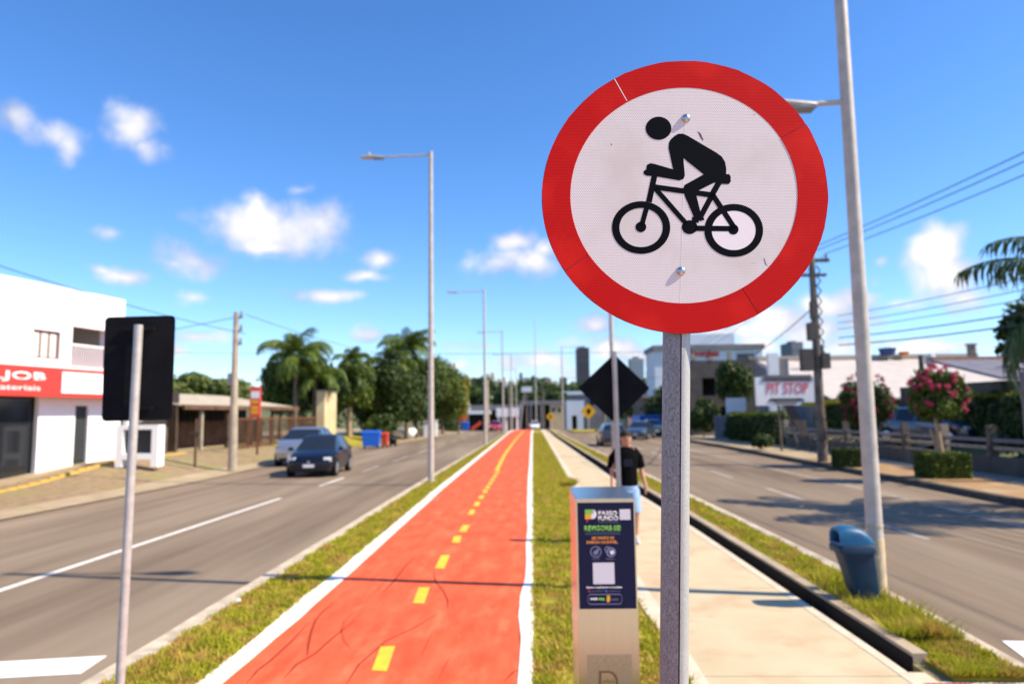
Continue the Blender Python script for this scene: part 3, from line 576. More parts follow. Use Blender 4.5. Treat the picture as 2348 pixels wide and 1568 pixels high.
# ------------------------------------------------------------------ walls with openings
def wall(mb, o, u, v, n, wd, ht, holes, th=.2):
    """panel o + u*a + v*b, thickness towards -n, with rectangular holes (a0,a1,b0,b1)"""
    o, u, v, n = map(Vector, (o, u, v, n)); A = sorted(set([0, wd]+[h[0] for h in holes]+[h[1] for h in holes])); B = sorted(set([0, ht]+[h[2] for h in holes]+[h[3] for h in holes]))
    A = [a for a in A if 0 <= a <= wd]; B = [b for b in B if 0 <= b <= ht]
    for a0, a1 in zip(A, A[1:]):
        for b0, b1 in zip(B, B[1:]):
            ca, cb = (a0+a1)/2, (b0+b1)/2
            if any(h[0] < ca < h[1] and h[2] < cb < h[3] for h in holes): continue
            mb.obox(o+u*ca+v*cb-n*th/2, u*(a1-a0)/2, v*(b1-b0)/2, n*th/2)
    return mb
def window_part(parent, o, u, v, n, a0, a1, b0, b1, bars=2, fm='sign_white', pm='glass_dark', depth=.12, fw=.06, name='window'):
    o, u, v, n = map(Vector, (o, u, v, n)); mb = MB(); c = lambda a, b, d: o+u*a+v*b-n*d
    mb.obox(c((a0+a1)/2, b0+fw/2, depth), u*(a1-a0)/2, v*fw/2, n*.03); mb.obox(c((a0+a1)/2, b1-fw/2, depth), u*(a1-a0)/2, v*fw/2, n*.03)
    for i in range(bars+1): a = a0+fw/2+(a1-a0-fw)*i/bars; mb.obox(c(a, (b0+b1)/2, depth), u*fw/2, v*((b1-b0)/2-fw), n*.03)
    f = mb.build(name, fm, parent)
    for i in range(bars):
        p0 = a0+fw+(a1-a0-fw)*i/bars; p1 = a0+(a1-a0-fw)*(i+1)/bars
        MB().obox(c((p0+p1)/2, (b0+b1)/2, depth+.01), u*(p1-p0)/2, v*((b1-b0)/2-fw), n*.006).build('pane', pm, f)
    return f

# ------------------------------------------------------------------ LEFT: white shop
p0, p1 = Vector((-17.9,23.4,0)), Vector((-16.85,28.95,0)); ud = (p1-p0).normalized(); nd = Vector((ud.y, -ud.x, 0))
org = p0 - ud*11; LEN = (p1-org).length-.75
rzz = math.atan2(ud.y, ud.x)
shop = thing('shop_building', 'white two storey shop with a red and white fascia and dark shopfront', 'building', org, rzz)
X_, Y_, Z_ = Vector((1,0,0)), Vector((0,1,0)), Vector((0,0,1)); NF = Vector((0,-1,0))   # local: x along facade, -y towards road
def fa(px, py):  # pixel on the facade plane -> local (a, z)
    d = ray(px, py); t = (org-CAM).dot(nd)/d.dot(nd); p = CAM+d*t; q = p-org; return q.dot(ud), p.z
ROOF = 7.0; Z0 = -.3
a_l, _ = fa(75,790); a_r, _ = fa(138,790); zt = fa(105,757)[1]; zb = fa(105,822)[1]
b_l = fa(165,790)[0]; b_r = LEN-1.0; bt = fa(200,752)[1]; bb = fa(200,842)[1]
f1 = fa(85,1000)[0]; f2 = fa(168,1000)[0]; d1, d2 = fa(170,1000)[0], fa(200,1000)[0]
zs0, zs1 = 3.05, 4.28
zs1 = fa(100,845)[1]; zs0 = fa(100,910)[1]
holesU = [(a_l,a_r,zt and zb-Z0,zt-Z0),(a_l-4.0,a_r-4.0,zb-Z0,zt-Z0),(a_l-8,a_r-8,zb-Z0,zt-Z0),(b_l,b_r,bb-Z0,bt-Z0)]
holesG = [(2,f1,.25,zs0-Z0),(d1,d2,.4,zs0-Z0-.3)]
mb = MB(); wall(mb, (0,0,Z0), X_, Z_, NF, LEN, ROOF-Z0, holesU+holesG, .25)
mb.box((0,.25,Z0),(.25,9,ROOF)); mb.box((LEN-.25,.25,Z0),(LEN,9,ROOF)); mb.box((.25,8.75,Z0),(LEN-.25,9,ROOF)); mb.box((.25,.25,ROOF-.5),(LEN-.25,8.75,ROOF-.3)); mb.box((.25,.25,zs0-.1),(LEN-.25,8.75,zs0+.1))
mb.build('wall', 'wall_white', shop)
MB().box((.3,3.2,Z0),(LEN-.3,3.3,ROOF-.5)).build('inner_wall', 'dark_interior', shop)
for k in (0, 4, 8): window_part(shop, (0,0,0), X_, Z_, NF, a_l-k, a_r-k, zb, zt, 3, 'conc_dark', 'tower_white')
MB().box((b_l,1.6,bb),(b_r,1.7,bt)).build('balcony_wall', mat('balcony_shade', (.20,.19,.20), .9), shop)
MB().box((b_l+.35,1.55,bb),(b_l+1.0,1.59,bt-.4)).build('balcony_door', 'door_dark', shop)
rb = MB(); rb.box((b_l,.02,bb+.8),(b_r,.07,bb+.86))
rail = rb.build('railing', 'sign_white', shop)
for k in range(14):
    a = b_l+.1+k*(b_r-b_l-.2)/13; MB().box((a,.03,bb),(a+.03,.06,bb+.8)).build('baluster', 'sign_white', rail)
fas = MB().box((1,-.75,zs0),(LEN,-.003,zs1)).build('fascia', 'sign_red', shop)
w0 = fa(101,880)[0]; MB().box((w0,-.78,zs0+.13),(LEN-.15,-.753,zs1-.13)).build('fascia_panel', 'sign_white', fas)
text_on('lettering', 'LJOB', 'sign_white', fas, (w0-1.65,-.755,zs0+.62*(zs1-zs0)), X_, Z_, h=.36, wd=2.0, bold=.02)
text_on('lettering', 'materiais', 'sign_white', fas, (w0-1.8,-.755,zs0+.27*(zs1-zs0)), X_, Z_, h=.17, wd=1.9)
window_part(shop, (0,0,0), X_, Z_, NF, 2, f1, Z0+.25, zs0, 4, 'black_trim', 'glass_dark', .2, .07, 'shop_window')
MB().box((d1,.1,Z0+.4),(d2,.16,zs0-.3)).build('door', 'door_dark', shop)
MB().box((LEN+.05,-.3,-.1),(LEN+.25,-.1,zs0)).build('porch_post', 'wall_white', shop)
# low wall and stair beside the shop
e = shop.location
stair = thing('outside_stair', 'dark outdoor stair with white side wall at the end of the shop', 'stair', tuple(p1+ud*.4), rzz)
MB().box((0,.2,-.3),(1.3,.4,1.0)).build('side_wall', 'conc_mid', stair)
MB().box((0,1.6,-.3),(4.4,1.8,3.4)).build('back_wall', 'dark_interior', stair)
MB().tube([(0,.15,1.9),(1.9,.15,2.9)], .06, 6).build('handrail', 'conc_mid', stair)
for k in range(6): MB().box((.3+k*.32,.45,-.2),(.62+k*.32,1.55,.2+k*.3)).build('step', 'conc_dark', stair)
# white framed display case
p = PY(320,1065,26); wb = thing('display_case', 'white framed outdoor case with dark front beside the road sign post', 'case', (p.x,26,.30), .12)
mb = MB(); hw = 78*26/3200; hh = 95*26/1600
for s in (-1, 1): mb.box((s*hw-.12,-.3,0),(s*hw+.12,.3,hh))
mb.box((-hw+.12,-.3,hh-.16),(hw-.12,.3,hh)); mb.box((-hw+.12,-.3,.28),(hw-.12,.3,.5)); mb.build('frame', 'wall_white', wb)
MB().box((-hw+.12,-.05,.5),(hw-.12,.05,hh-.16)).build('panel', 'door_dark', wb)
# low shed
sh = thing('roadside_shed', 'long low shed with a pale roof, dark open front and brown posts', 'shed', (-17.2,33.2,.35), math.radians(86))
mb = MB()
for i in range(22):
    x = i*.62; mb.obox((x+.3,2.4,2.85), (.29,0,0), (0,2.6,.48), (0,-.012,.03)) 
SHM = mb
for i in range(22):
    x = i*.62; MB().obox((x+.3,2.4,2.75), (.30,0,0), (0,2.6,.42), (0,-.005,.03)).build('roof_panel', 'roof_pale', sh)
MB().box((0,-.35,2.15),(13.6,-.2,2.38)).build('eaves_board', 'wood_brown', sh)
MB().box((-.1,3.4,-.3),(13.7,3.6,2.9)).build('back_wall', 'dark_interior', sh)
MB().box((-.1,0,-.3),(.05,3.4,2.3)).build('side_wall', 'wood_dark', sh)
MB().box((2.4,2.0,-.2),(13.2,2.1,1.55)).build('rear_fence', 'wood_brown', sh)
MB().box((2.4,1.9,1.25),(13.2,1.98,1.42)).build('beam', 'rust', sh)
for i, x in enumerate((2.0,4.6,7.4,10.2,13)): MB().box((x,-.1,-.3),(x+.16,.06,2.3)).build('post', 'conc_pole' if i == 0 else 'wood_dark', sh)
MB().obox((11,2.6,.02),(5.5,0,0),(0,1,0),(0,0,.05)).build('floor', mat('red_earth', (.32,.10,.04), .95), sh)
p = PY(447,1063,27.5)
tb = thing('dark_bollard', 'dark slim post standing before the shed', 'post', (p.x,27.5,.15)); MB().tube([(0,0,0),(0,0,1.9)], .05, 8).build('stem', 'wood_dark', tb); MB().box((-.2,-.05,1.3),(.2,.05,1.36)).build('crossbar', 'wood_dark', tb)
# rusty mesh fence
fr = thing('rusty_fence', 'rusty brown metal fence below the palms', 'fence', (-15.6,36,.35), math.radians(91))
for k in range(11):
    MB().box((k*1.7,-.05,0),(k*1.7+.1,.05,1.75)).build('post', 'rust', fr)
    if k < 10:
        for z in (.12,1.6): MB().box((k*1.7+.1,-.03,z),(k*1.7+1.7,.03,z+.09)).build('rail', 'rust', fr)
        q = MB()
        for j in range(9): q.box((k*1.7+.18+j*.17,-.012,.21),(k*1.7+.215+j*.17,.012,1.6))
        tag(q.build('bars', 'wood_brown', fr), kind='stuff')
# roadside banner sign
Yb = 34.; p = PY(583,1035,Yb); bs = thing('roadside_banner', 'tall narrow red white and orange banner sign on a brown post', 'sign', (p.x,Yb,.25))
k_ = Yb/1600; zt_ = PY(583,887,Yb).z-.25; MB().tube([(.1,.12,0),(.1,.12,zt_)], .06, 8).build('post', 'rust', bs)
bd = MB().box((-12*k_,-.05,zt_-70*k_),(12*k_,.05,zt_)).build('board', 'sign_text_red', bs)
MB().box((-10*k_,-.057,zt_-26*k_),(10*k_,-.052,zt_-10*k_)).build('panel', 'sign_white', bd)
for q in (30,44,54): MB().box((-9*k_,-.057,zt_-(q+8)*k_),(8*k_,-.052,zt_-q*k_)).build('stripe', 'ink_amber', bd)
# left utility pole
def insul(pt, parent, m='conc_mid'): MB().tube([pt,(pt[0],pt[1],pt[2]+.22)], [.06,.04], 7).build('insulator', m, parent)
pb = PY(533,1070,28.2); ptp = PY(542,716,28.2)
up = thing('utility_pole', 'leaning grey concrete utility pole beside the left road near the shed', 'utility pole', (pb.x,28.2,.1)); dx = ptp.x-pb.x; hh = ptp.z-.1
MB().tube([(0,0,-.1),(dx,0,hh)], [.19,.10], 10).build('shaft', 'conc_pole', up, smooth=True)
for k in range(3):
    z = hh-.25-k*.55; MB().box((dx+.02,-.04,z),(dx+.27,.04,z+.06)).build('bracket', 'conc_pole_dark', up)
    insul((dx+.22,0,z+.06), up)
MB().box((dx*.4-.22,-.2,hh*.52),(dx*.4+.02,.1,hh*.52+.5)).build('junction_box', 'conc_mid', up)
def wire(name, label, pts, sag, r=.012, cat='cable', group='overhead cables', n=14):
    mb = MB(); P = []
    for (a, b) in zip(pts, pts[1:]):
        a, b = Vector(a), Vector(b)
        for i in range(n): t = i/n; q = a.lerp(b, t); q.z -= 4*sag*t*(1-t); P.append(q)
    P.append(Vector(pts[-1])); mb.tube(P, r, 4); return tag(mb.build(name, 'wire'), label, cat, group)
UL = Vector((pb.x+dx, 28.2, ptp.z))
wire('overhead_cable', 'thin cable from the left utility pole down towards the shop roof', [UL+Vector((0,0,-.2)), (-26,29,4.9)], .3, .014)
wire('overhead_cable', 'upper cable running from the left utility pole past the palms', [UL+Vector((.4,0,-.1)), (-12.5,75,8.6)], .6, .012)
wire('overhead_cable', 'cable from the left utility pole out over the shop forecourt', [UL+Vector((.4,0,-.9)), (-14.5,2,7.6)], .6, .012)
wire('overhead_cable', 'level cable crossing high over both roads beyond the palms', [(-34,62,8.0), (20,64,7.6)], .25, .018)
wire('overhead_cable', 'lowest level cable crossing the roads near the skyline', [(-30,90,7.2), (26,92,6.6)], .25, .020)

# trees on the left
def zt2(x, y): return ground_z(x, y)-.05
palm('tall feathery palm with a full crown above the rusty fence', (-17.3,50,zt2(-17.3,50)), 5.9, 3.3, 26, seed=3, ll=.75)
palm('short palm with drooping fronds left of the pale trunks', (-19.5,56,zt2(-19,56)), 5.2, 2.6, 18, seed=11, ll=.6, m='palm_dark')
palm('slim palm whose pale trunk stands bare beside the dark tree', (-15.2,57,zt2(-15,57)), 4.6, 2.6, 16, seed=21, tm='trunk_pale', ll=.6, tr=.15, m='palm_dark')
palm('young palm with an upright tuft between the two big palms', (-15.6,59,zt2(-15,59)), 6.4, 2.0, 12, seed=31, tm='trunk_pale', ll=.6, tr=.13)
palm('tallest palm with hanging fronds above the dark tree', (-11.6,63,zt2(-12,63)), 8.1, 3.3, 28, seed=41, ll=.75)
tree('shade_tree', 'broad dark green tree crowded under the first palm', (-17.6,52.5,zt2(-16,49)), 2.6, 2.5, 4.0, 12000, 'leaf_dark', .17)
tree('shade_tree', 'dark bushy tree at the left end of the palm group', (-19.2,52,zt2(-19,52)), 1.9, 2.2, 3.4, 6000, 'leaf', .17)
tree('shade_tree', 'large dense dark tree behind the blue dumpster', (-12.8,61,zt2(-12,61)), 3.3, 3.0, 4.2, 18000, 'leaf_dark', .18, .25)
tree('shade_tree', 'dark leafy tree under the tallest palm', (-11.2,66,0), 2.7, 3.4, 4.3, 14000, 'leaf_dark', .18, .2)
tree('shade_tree', 'rounded tree with yellow green leaves at the right end of the grove', (-10.3,78,-.1), 3.3, 4.0, 5.2, 14000, 'leaf', .2, .2)
tree('shade_tree', 'bright yellow green shrub tree on the outer edge of the grove', (-8.7,79,-.1), 1.7, 2.9, 4.7, 3500, 'leaf_yellow', .18, .12)
for i, (x, y, r, zc_) in enumerate(((-42,70,3.2,5.2),(-36.5,72,2.8,4.6),(-31,71,2.4,4.4),(-46,74,3,5))):
    tree('distant_tree', ['pale green tree rising behind the shed, tallest of its row','rounded pale green tree behind the shed roof','small pale tree behind the utility pole','light green tree half hidden behind the dark sign plate'][i], (x,y,.4), r, r*.75, zc_, 4500, 'leaf_light', .3, .15, 'pale trees behind the shed')
tree('bush', 'low green bush growing at the foot of the cream wall', (-13.3,56,.3), 1.0, .7, .7, 1600, 'leaf', .13, .05, cat='bush', nl=6)
tree('bush', 'dark bush behind the red bin', (-12.2,56,.2), 1.3, 1.1, 1.1, 2500, 'leaf_dark', .13, .05, cat='bush', nl=6)
tree('flowering_bush', 'red and orange flowering bush beside the white hoarding', (-12.3,112,-.5), 2.0, 1.7, 2.4, 2500, 'leaf_red', .25, .08, cat='bush', nl=6)
tree('bush', 'dark low bush below the red flowering bush', (-12.6,104,-.4), 2.3, 1.1, 1.1, 2500, 'leaf_dark', .25, .08, cat='bush', nl=6)
# cream wall
cw = thing('cream_wall', 'sunlit cream plastered wall end under the palms', 'wall', (-15.1,50.5,.3), math.radians(4)); MB().box((-.8,0,-.3),(-.2,4,3.6)).build('plaster', 'wall_cream', cw); MB().box((-.85,-.05,3.6),(-.15,4.05,3.68)).build('coping', 'conc_mid', cw)
tree('shade_tree', 'dark leafy tree hanging over the cream wall', (-15.6,58,.2), 2.3, 2.6, 4.3, 10000, 'leaf', .17)
tree('shade_tree', 'dark low tree closing the gap behind the pale palm trunks', (-14.3,63,.1), 2.4, 2.3, 3.2, 9000, 'leaf_dark', .17)
tree('shade_tree', 'tall leafy tree between the tallest palm and the yellow green tree', (-11.4,72,.0), 2.6, 3.3, 5.2, 10000, 'leaf', .19)
palm('bushy palm crown leaning over the dark tree below the tallest palm', (-12.8,62,.1), 6.2, 3.0, 24, seed=71, ll=.75)
palm('leafy low palm hugging the first tall palm', (-16.2,51,.2), 4.6, 2.8, 22, seed=81, ll=.7)
# blue dumpster and red bin
def dumpster(name, label, loc, wd, dp, ht, m, rz):
    t = thing(name, label, 'bin', loc, rz); b = MB().box((-wd/2,-dp/2,.12),(wd/2,dp/2,ht*.85)).build('body', m, t)
    b.data.transform(Matrix.Identity(4)); bevel(b, .03)
    for v in b.data.vertices:
        if v.co.z < ht*.5: v.co.x *= .86; v.co.y *= .86
    bevel(MB().box((-wd/2-.03,-dp/2-.03,ht*.86),(wd/2+.03,dp/2+.03,ht), (.05,.08)).build('lid', m, t), .02)
    for sx_ in (-1,1):
        for sy in (-1,1): MB().tube([(sx_*wd*.36-.03,sy*dp*.36,.07),(sx_*wd*.36+.03,sy*dp*.36,.07)], .07, 10).build('wheel', 'rubber', t)
    return t
dumpster('dumpster', 'blue wheeled dumpster at the left roadside', (-10.95,46.6,-.06), 1.2, .85, 1.15, 'plastic_blue', .1)
dumpster('dumpster', 'narrow red bin standing right beside the blue dumpster', (-10.25,47.6,-.06), .42, .6, 1.0, 'plastic_red', .05)
dumpster('dumpster', 'small black bin on the ground past the red bin', (-9.95,48.8,-.06), .5, .4, .5, 'black_trim', 0)
# white covered heap, white gatepost
tp = thing('covered_heap', 'heap under a white sheet beside the left road', 'heap', (-11.6,64,-.02)); mb = MB(); mb.ball((0,0,.45), .62, 14, 8, (1.0,.9,.75)); mb.ball((.35,.1,.6), .42, 12, 7, (.9,.9,.8)); mb.build('sheet', 'tarp', tp, smooth=True)
gp = thing('white_gatepost', 'white wall stub with a coping beyond the covered heap', 'gatepost', (-10.5,70,-.05)); MB().box((-.65,-.3,0),(.65,.3,1.5),(.03,.02)).build('pier', 'wall_white', gp); MB().box((-.7,-.35,1.5),(.7,.35,1.6)).build('coping', 'wall_white', gp); MB().box((-1.6,.1,0),(-.66,.3,.8)).build('wing_wall', 'wall_cream', gp)

# ------------------------------------------------------------------ street lamps
def lamp(label, loc, top=10.7, arm=2.1, side=-1, ped=False, r=.085, group=None, rz=0):
    t = thing('street_lamp', label, 'street lamp', loc, rz, group)
    MB().tube([(0,0,0),(0,0,top*.22),(0,0,top*.5),(0,0,top)], [r*1.15,r*1.08,r*.95,r*.75], 14).build('pole', 'galv_dull', t, smooth=True)
    def hd(z, L_, s):
        MB().tube([(0,0,z),(s*(L_-.5),0,z-.02)], .033, 8).build('arm', 'galv_dull', t, smooth=True)
        h = MB(); n = 8
        prof = [(0,.03,.03),(.15,.07,.05),(.45,.14,.06),(.72,.13,.05),(.85,.05,.02)]
        rings = []
        for (dx_, wd, th) in prof: rings.append([(s*(L_-.6+dx_), wd*math.cos(2*PI*j/n), z-.03+th*math.sin(2*PI*j/n)) for j in range(n)])
        k = 0
        for rg in rings: h.v += rg
        for i in range(len(rings)-1):
            for j in range(n): h.f.append((i*n+j, i*n+(j+1)%n, (i+1)*n+(j+1)%n, (i+1)*n+j))
        h.f.append(tuple(range(n))); h.f.append(tuple((len(rings)-1)*n+j for j in range(n)))
        hh_ = h.build('lamp_head', 'galv', t, smooth=True)
        MB().tube([(s*(L_-.05),0,z+.02),(s*(L_-.05),0,z+.13)], [.04,.05], 10).build('photocell', 'galv_dull', hh_, smooth=True)
        MB().box((s*(L_-.38)-.17,-.09,z-.095),(s*(L_-.38)+.17,.09,z-.08)).build('lens', 'glass_pale', hh_)
    hd(top-.12, arm, side)
    if ped: hd(5.74, .95, -side)
    MB().tube([(0,0,0),(0,0,.05)], r*1.7, 12).build('base_plate', 'galv_dull', t)
    return t
gL, gR = 'street lamps along the left kerb', 'street lamps along the right verge'
lamp('tall street lamp on the left kerb, nearest of its row', (-3.3,22.1,0), group=gL)
for (yy, xx, lb) in ((47.8,-3.42,'second street lamp from the near end of the left kerb row'),(72,-3.3,'third street lamp of the left kerb row'),(97,-3.25,'fourth street lamp of the left kerb row, beyond the crest'),(123,-3.3,'farthest street lamp of the left kerb row')):
    lamp(lb, (xx,yy,zc(yy)), arm=2.4, group=gL, r=.09)
rl = lamp('thick street lamp pole rising out of the picture beside the blue bin', (3.80,8.17,.03), arm=2.4, side=1, ped=True, r=.078, group=gR)
rl.rotation_euler.x = 0
for z in (.75,.42): MB().tube([(0,0,z),(0,0,z+.03)], .094, 14, cap=True).build('clamp_band', 'kerb', rl)
MB().tube([(0,0,.02),(0,0,.62)], .0925, 14).build('painted_foot', 'pole_base', rl, smooth=True)
MB().tube([(0,0,1.62),(0,0,1.66)], .089, 14).build('joint_collar', 'galv_dull', rl)
lamp('slim street lamp behind the black diamond sign, top hidden by the round sign', (3.72,33.5,0), arm=2.4, side=1, r=.11, group=gR)
lamp('distant street lamp on the right verge near the dark tower', (3.5,88.8,zc(88.8)), arm=2.4, side=1, r=.09, group=gR)
ms_ = thing('thin_mast', 'thin distant mast rising straight above the end of the cycle path', 'mast', (.2,150,zc(150))); MB().tube([(0,0,0),(0,0,24)], [.12,.07], 8).build('pole', 'galv_dull', ms_)

# ------------------------------------------------------------------ blue bin on the lamp pole
bn = thing('litter_bin', 'blue plastic litter bin with a hooded lid strapped to the lamp pole', 'litter bin', (3.46,7.85,.035), math.radians(2)); bn.scale = (.86,.78,.90)
def ring(cx_, cy_, z, hx, hy, r=.04): 
    P = []
    for sx_, sy, a0 in ((1,1,0),(-1,1,PI/2),(-1,-1,PI),(1,-1,1.5*PI)):
        for k in range(4): a = a0+k*PI/6; P.append((cx_+sx_*(hx-r)+r*math.cos(a), cy_+sy*(hy-r)+r*math.sin(a), z))
    return P
def loft(rings, capb=True, capt=True):
    mb = MB(); n = len(rings[0])
    for r_ in rings: mb.v += list(r_)
    for i in range(len(rings)-1):
        for j in range(n): mb.f.append((i*n+j, i*n+(j+1)%n, (i+1)*n+(j+1)%n, (i+1)*n+j))
    if capb: mb.f.append(tuple(reversed(range(n))))
    if capt: mb.f.append(tuple((len(rings)-1)*n+j for j in range(n)))
    return mb
loft([ring(.06,0,0,.15,.13),ring(.0,0,.35,.175,.15),ring(-.06,0,.64,.20,.17)]).build('body', 'blue_dark', bn, smooth=True)
loft([ring(-.062,0,.60,.225,.19),ring(-.07,0,.66,.228,.193),ring(-.072,0,.70,.20,.17)]).build('rim', 'blue_dark', bn, smooth=True)
# hood: arched shell, open at the end that faces the path
def arch(x, h, w_, z0=.695, dx=0, n=15):
    return [(x+dx*math.sin(PI*k/(n-1)), -w_*math.copysign(abs(math.cos(PI*k/(n-1)))**.55, math.cos(PI*k/(n-1))), z0+h*math.sin(PI*k/(n-1))**.6) for k in range(n)]
hb = loft([arch(-.17,.10,.12,.72), arch(-.275,.135,.135,.715,-.0), arch(-.285,.185,.168,.695,.01), arch(-.22,.205,.175), arch(-.13,.212,.176), arch(-.02,.195,.175), arch(.06,.155,.172), arch(.12,.09,.168), arch(.15,.02,.165)], False, True)
hb.build('lid', 'blue_plastic', bn, smooth=True, ang=50)
loft([arch(-.165,.10,.12,.72), arch(-.16,.10,.12,.72)]).build('opening', 'bin_hole', bn)

# ------------------------------------------------------------------ foreground signs
# left plate seen from behind
Yp = 5.0; pT = PY(318,745,Yp); pB_ = PY(275,1568,Yp); dz_ = (pT.x-pB_.x)/(pT.z-pB_.z); xb = pB_.x-dz_*pB_.z
ls = thing('traffic_sign', 'black back of a rectangular road sign on a thin galvanised post', 'road sign', (xb,Yp,0))
def loc(o, p): return W[o].inverted() @ Vector(p)
MB().tube([loc(ls,(xb,Yp,0)), loc(ls,pT)], .031, 16).build('post', 'galv', ls, smooth=True)
cor = [PY(x,y,Yp+.05) for x, y in ((241,727),(402,723),(394,962),(233,966))]
cc_ = sum(cor, Vector())/4; P = []
for i in range(4):
    c0 = cor[i]; a = (cor[i-1]-c0).normalized()*.03; b = (cor[(i+1)%4]-c0).normalized()*.03
    P += [loc(ls, c0+a), loc(ls, c0+(a+b)*.3), loc(ls, c0+b)]
MB().prism(P, (0,.004,0)).build('plate', 'plate_back', ls)
for t_ in (.12, .88):
    q = (cor[0]*(1-t_)+cor[3]*t_+cor[1]*(1-t_)+cor[2]*t_)/2; q = loc(ls, q)
    MB().box((q.x-.12,-.0+.03,q.z-.012),(q.x+.12,.045,q.z+.012)).build('clamp', 'plate_back', ls)
# diamond
Yd = 8.6; dT = PY(1408,806,Yd); 
ds = thing('traffic_sign', 'black back of a diamond shaped road sign on a thin post by the walking man', 'road sign', (dT.x+.02,Yd,0))
MB().tube([(0,0,0), loc(ds,dT)], .031, 14).build('post', 'galv_dull', ds, smooth=True)
P = []
cor = [PY(x,y,Yd+.045) for x, y in ((1408,811),(1491,890),(1408,969),(1325,890))]
for i in range(4):
    c0 = cor[i]; a = (cor[i-1]-c0).normalized()*.03; b = (cor[(i+1)%4]-c0).normalized()*.03; P += [loc(ds, c0+a), loc(ds, c0+(a+b)*.3), loc(ds, c0+b)]
MB().prism(P, (0,.004,0)).build('plate', 'plate_back', ds)
# round no-cycling sign
PHI = .05; sc0 = Vector((0.3470,1.6,2.6045)); sn = Vector((math.sin(PHI),-math.cos(PHI),0)); su = Vector((math.cos(PHI),math.sin(PHI),0)); sv = Vector((0,0,1))
def SP(px, py):
    d = ray(px, py); t = (sc0-CAM).dot(sn)/d.dot(sn); q = CAM+d*t-sc0; return q.dot(su), q.dot(sv)
def C6(x, y): return SP((1680+x/1.651)/1.3773, (150+y/1.6505)/1.3773)   # measured in a close view of the sign
rs = thing('traffic_sign', 'round red bordered no cycling sign with a black cyclist on a galvanised post', 'road sign', (sc0.x-.02*0,1.6,0))
def sp3(uv, off=0): p = sc0+su*uv[0]+sv*uv[1]+sn*off; return loc(rs, p)
L1, R1, T1, B1 = C6(51,805), C6(1544,745), C6(793,70), C6(800,1491)
oc = ((L1[0]+R1[0])/2, (T1[1]+B1[1])/2); ra, rb_ = (R1[0]-L1[0])/2, (T1[1]-B1[1])/2
L2, R2, T2, B2 = C6(200,770), C6(1386,775), C6(792,211), C6(795,1333)
ic = ((L2[0]+R2[0])/2, (T2[1]+B2[1])/2); ia, ib = (R2[0]-L2[0])/2, (T2[1]-B2[1])/2
SHR = -.035
def ell(c, a, b, t): return (c[0]+a*math.cos(t)+SHR*0, c[1]+b*math.sin(t)-.034*a*math.cos(t)*(-1)*.9)
disc = [sp3(ell(oc, ra, rb_, 2*PI*i/96), -.0030) for i in range(96)]
th = Vector(sn)*.0018
MB().prism(disc, th).build('plate', mat('plate_edge', (.10,.10,.11), .5, .5), rs)
icd = [sp3(ell(ic, ia*1.004, ib*1.004, 2*PI*i/96), -.0010) for i in range(96)]
MB().prism(icd, Vector(sn)*.0008).build('white_face', 'sheet_white', rs)
def ang_of(x, y): u = C6(x, y); return math.atan2((u[1]-oc[1])/rb_, (u[0]-oc[0])/ra) % (2*PI)
seams = sorted([ang_of(430,165), ang_of(1420,425), ang_of(1180,1395), ang_of(165,1150)])
for i in range(4):
    a0, a1 = seams[i], seams[(i+1) % 4]; a1 += 2*PI if a1 < a0 else 0; mb = MB(); n = 34; g_ = .0022
    for k in range(n+1):
        t = a0+g_+(a1-a0-2*g_)*k/n; jit = 1+.0022*math.sin(t*23+i)+.0015*math.sin(t*61)
        for (c, a, b, j_, o_) in ((ic, ia, ib, 1, .0004*((i % 2))), (oc, ra*.998, rb_*.998, jit, .0004*((i % 2)))):
            q = ell(c, a*j_, b*j_, t); mb.v.append(tuple(sp3(q, -.0010+o_))); mb.v.append(tuple(sp3(q, .0002+o_)))
    for k in range(n):
        q = 4*k; mb.f += [(q+1,q+5,q+7,q+3),(q,q+2,q+6,q+4),(q,q+4,q+5,q+1),(q+2,q+3,q+7,q+6)]
    mb.f += [(0,1,3,2),(4*n,4*n+2,4*n+3,4*n+1)]
    mb.build('red_strip', 'sheet_red', rs)
# pictogram
def bez(P, n=6):  # smooth closed outline through the points (Catmull-Rom)
    out2 = []; L_ = len(P)
    for i in range(L_):
        p0_, p1_, p2_, p3_ = [np.array(P[(i+j-1) % L_], float) for j in range(4)]
        for k in range(n):
            t = k/n; out2.append(tuple(.5*((2*p1_)+(-p0_+p2_)*t+(2*p0_-5*p1_+4*p2_-p3_)*t*t+(-p0_+3*p1_-3*p2_+p3_)*t**3)))
    return out2
def decal(P, nm, m, o0=.00005, th_=.0003, parent=None):
    pts = [sp3(C6(*p), o0) for p in P]; bm = bmesh.new(); vs = [bm.verts.new(p) for p in pts]; f = bm.faces.new(vs); r_ = bmesh.ops.extrude_face_region(bm, geom=[f])
    for q in r_['geom']:
        if isinstance(q, bmesh.types.BMVert): q.co += Vector(sn)*th_
    bmesh.ops.triangulate(bm, faces=[f_ for f_ in bm.faces if len(f_.verts) > 4]); bmesh.ops.recalc_face_normals(bm, faces=bm.faces)
    me = bpy.data.meshes.new(nm); bm.to_mesh(me); bm.free(); me.materials.append(M[m] if isinstance(m, str) else m); return link(nm, me, parent or rs)
def circ(cx_, cy_, rx, ry, n=48, rot=0): return [(cx_+rx*math.cos(2*PI*i/n)*math.cos(rot)-ry*math.sin(2*PI*i/n)*math.sin(rot), cy_+rx*math.cos(2*PI*i/n)*math.sin(rot)+ry*math.sin(2*PI*i/n)*math.cos(rot)) for i in range(n)]
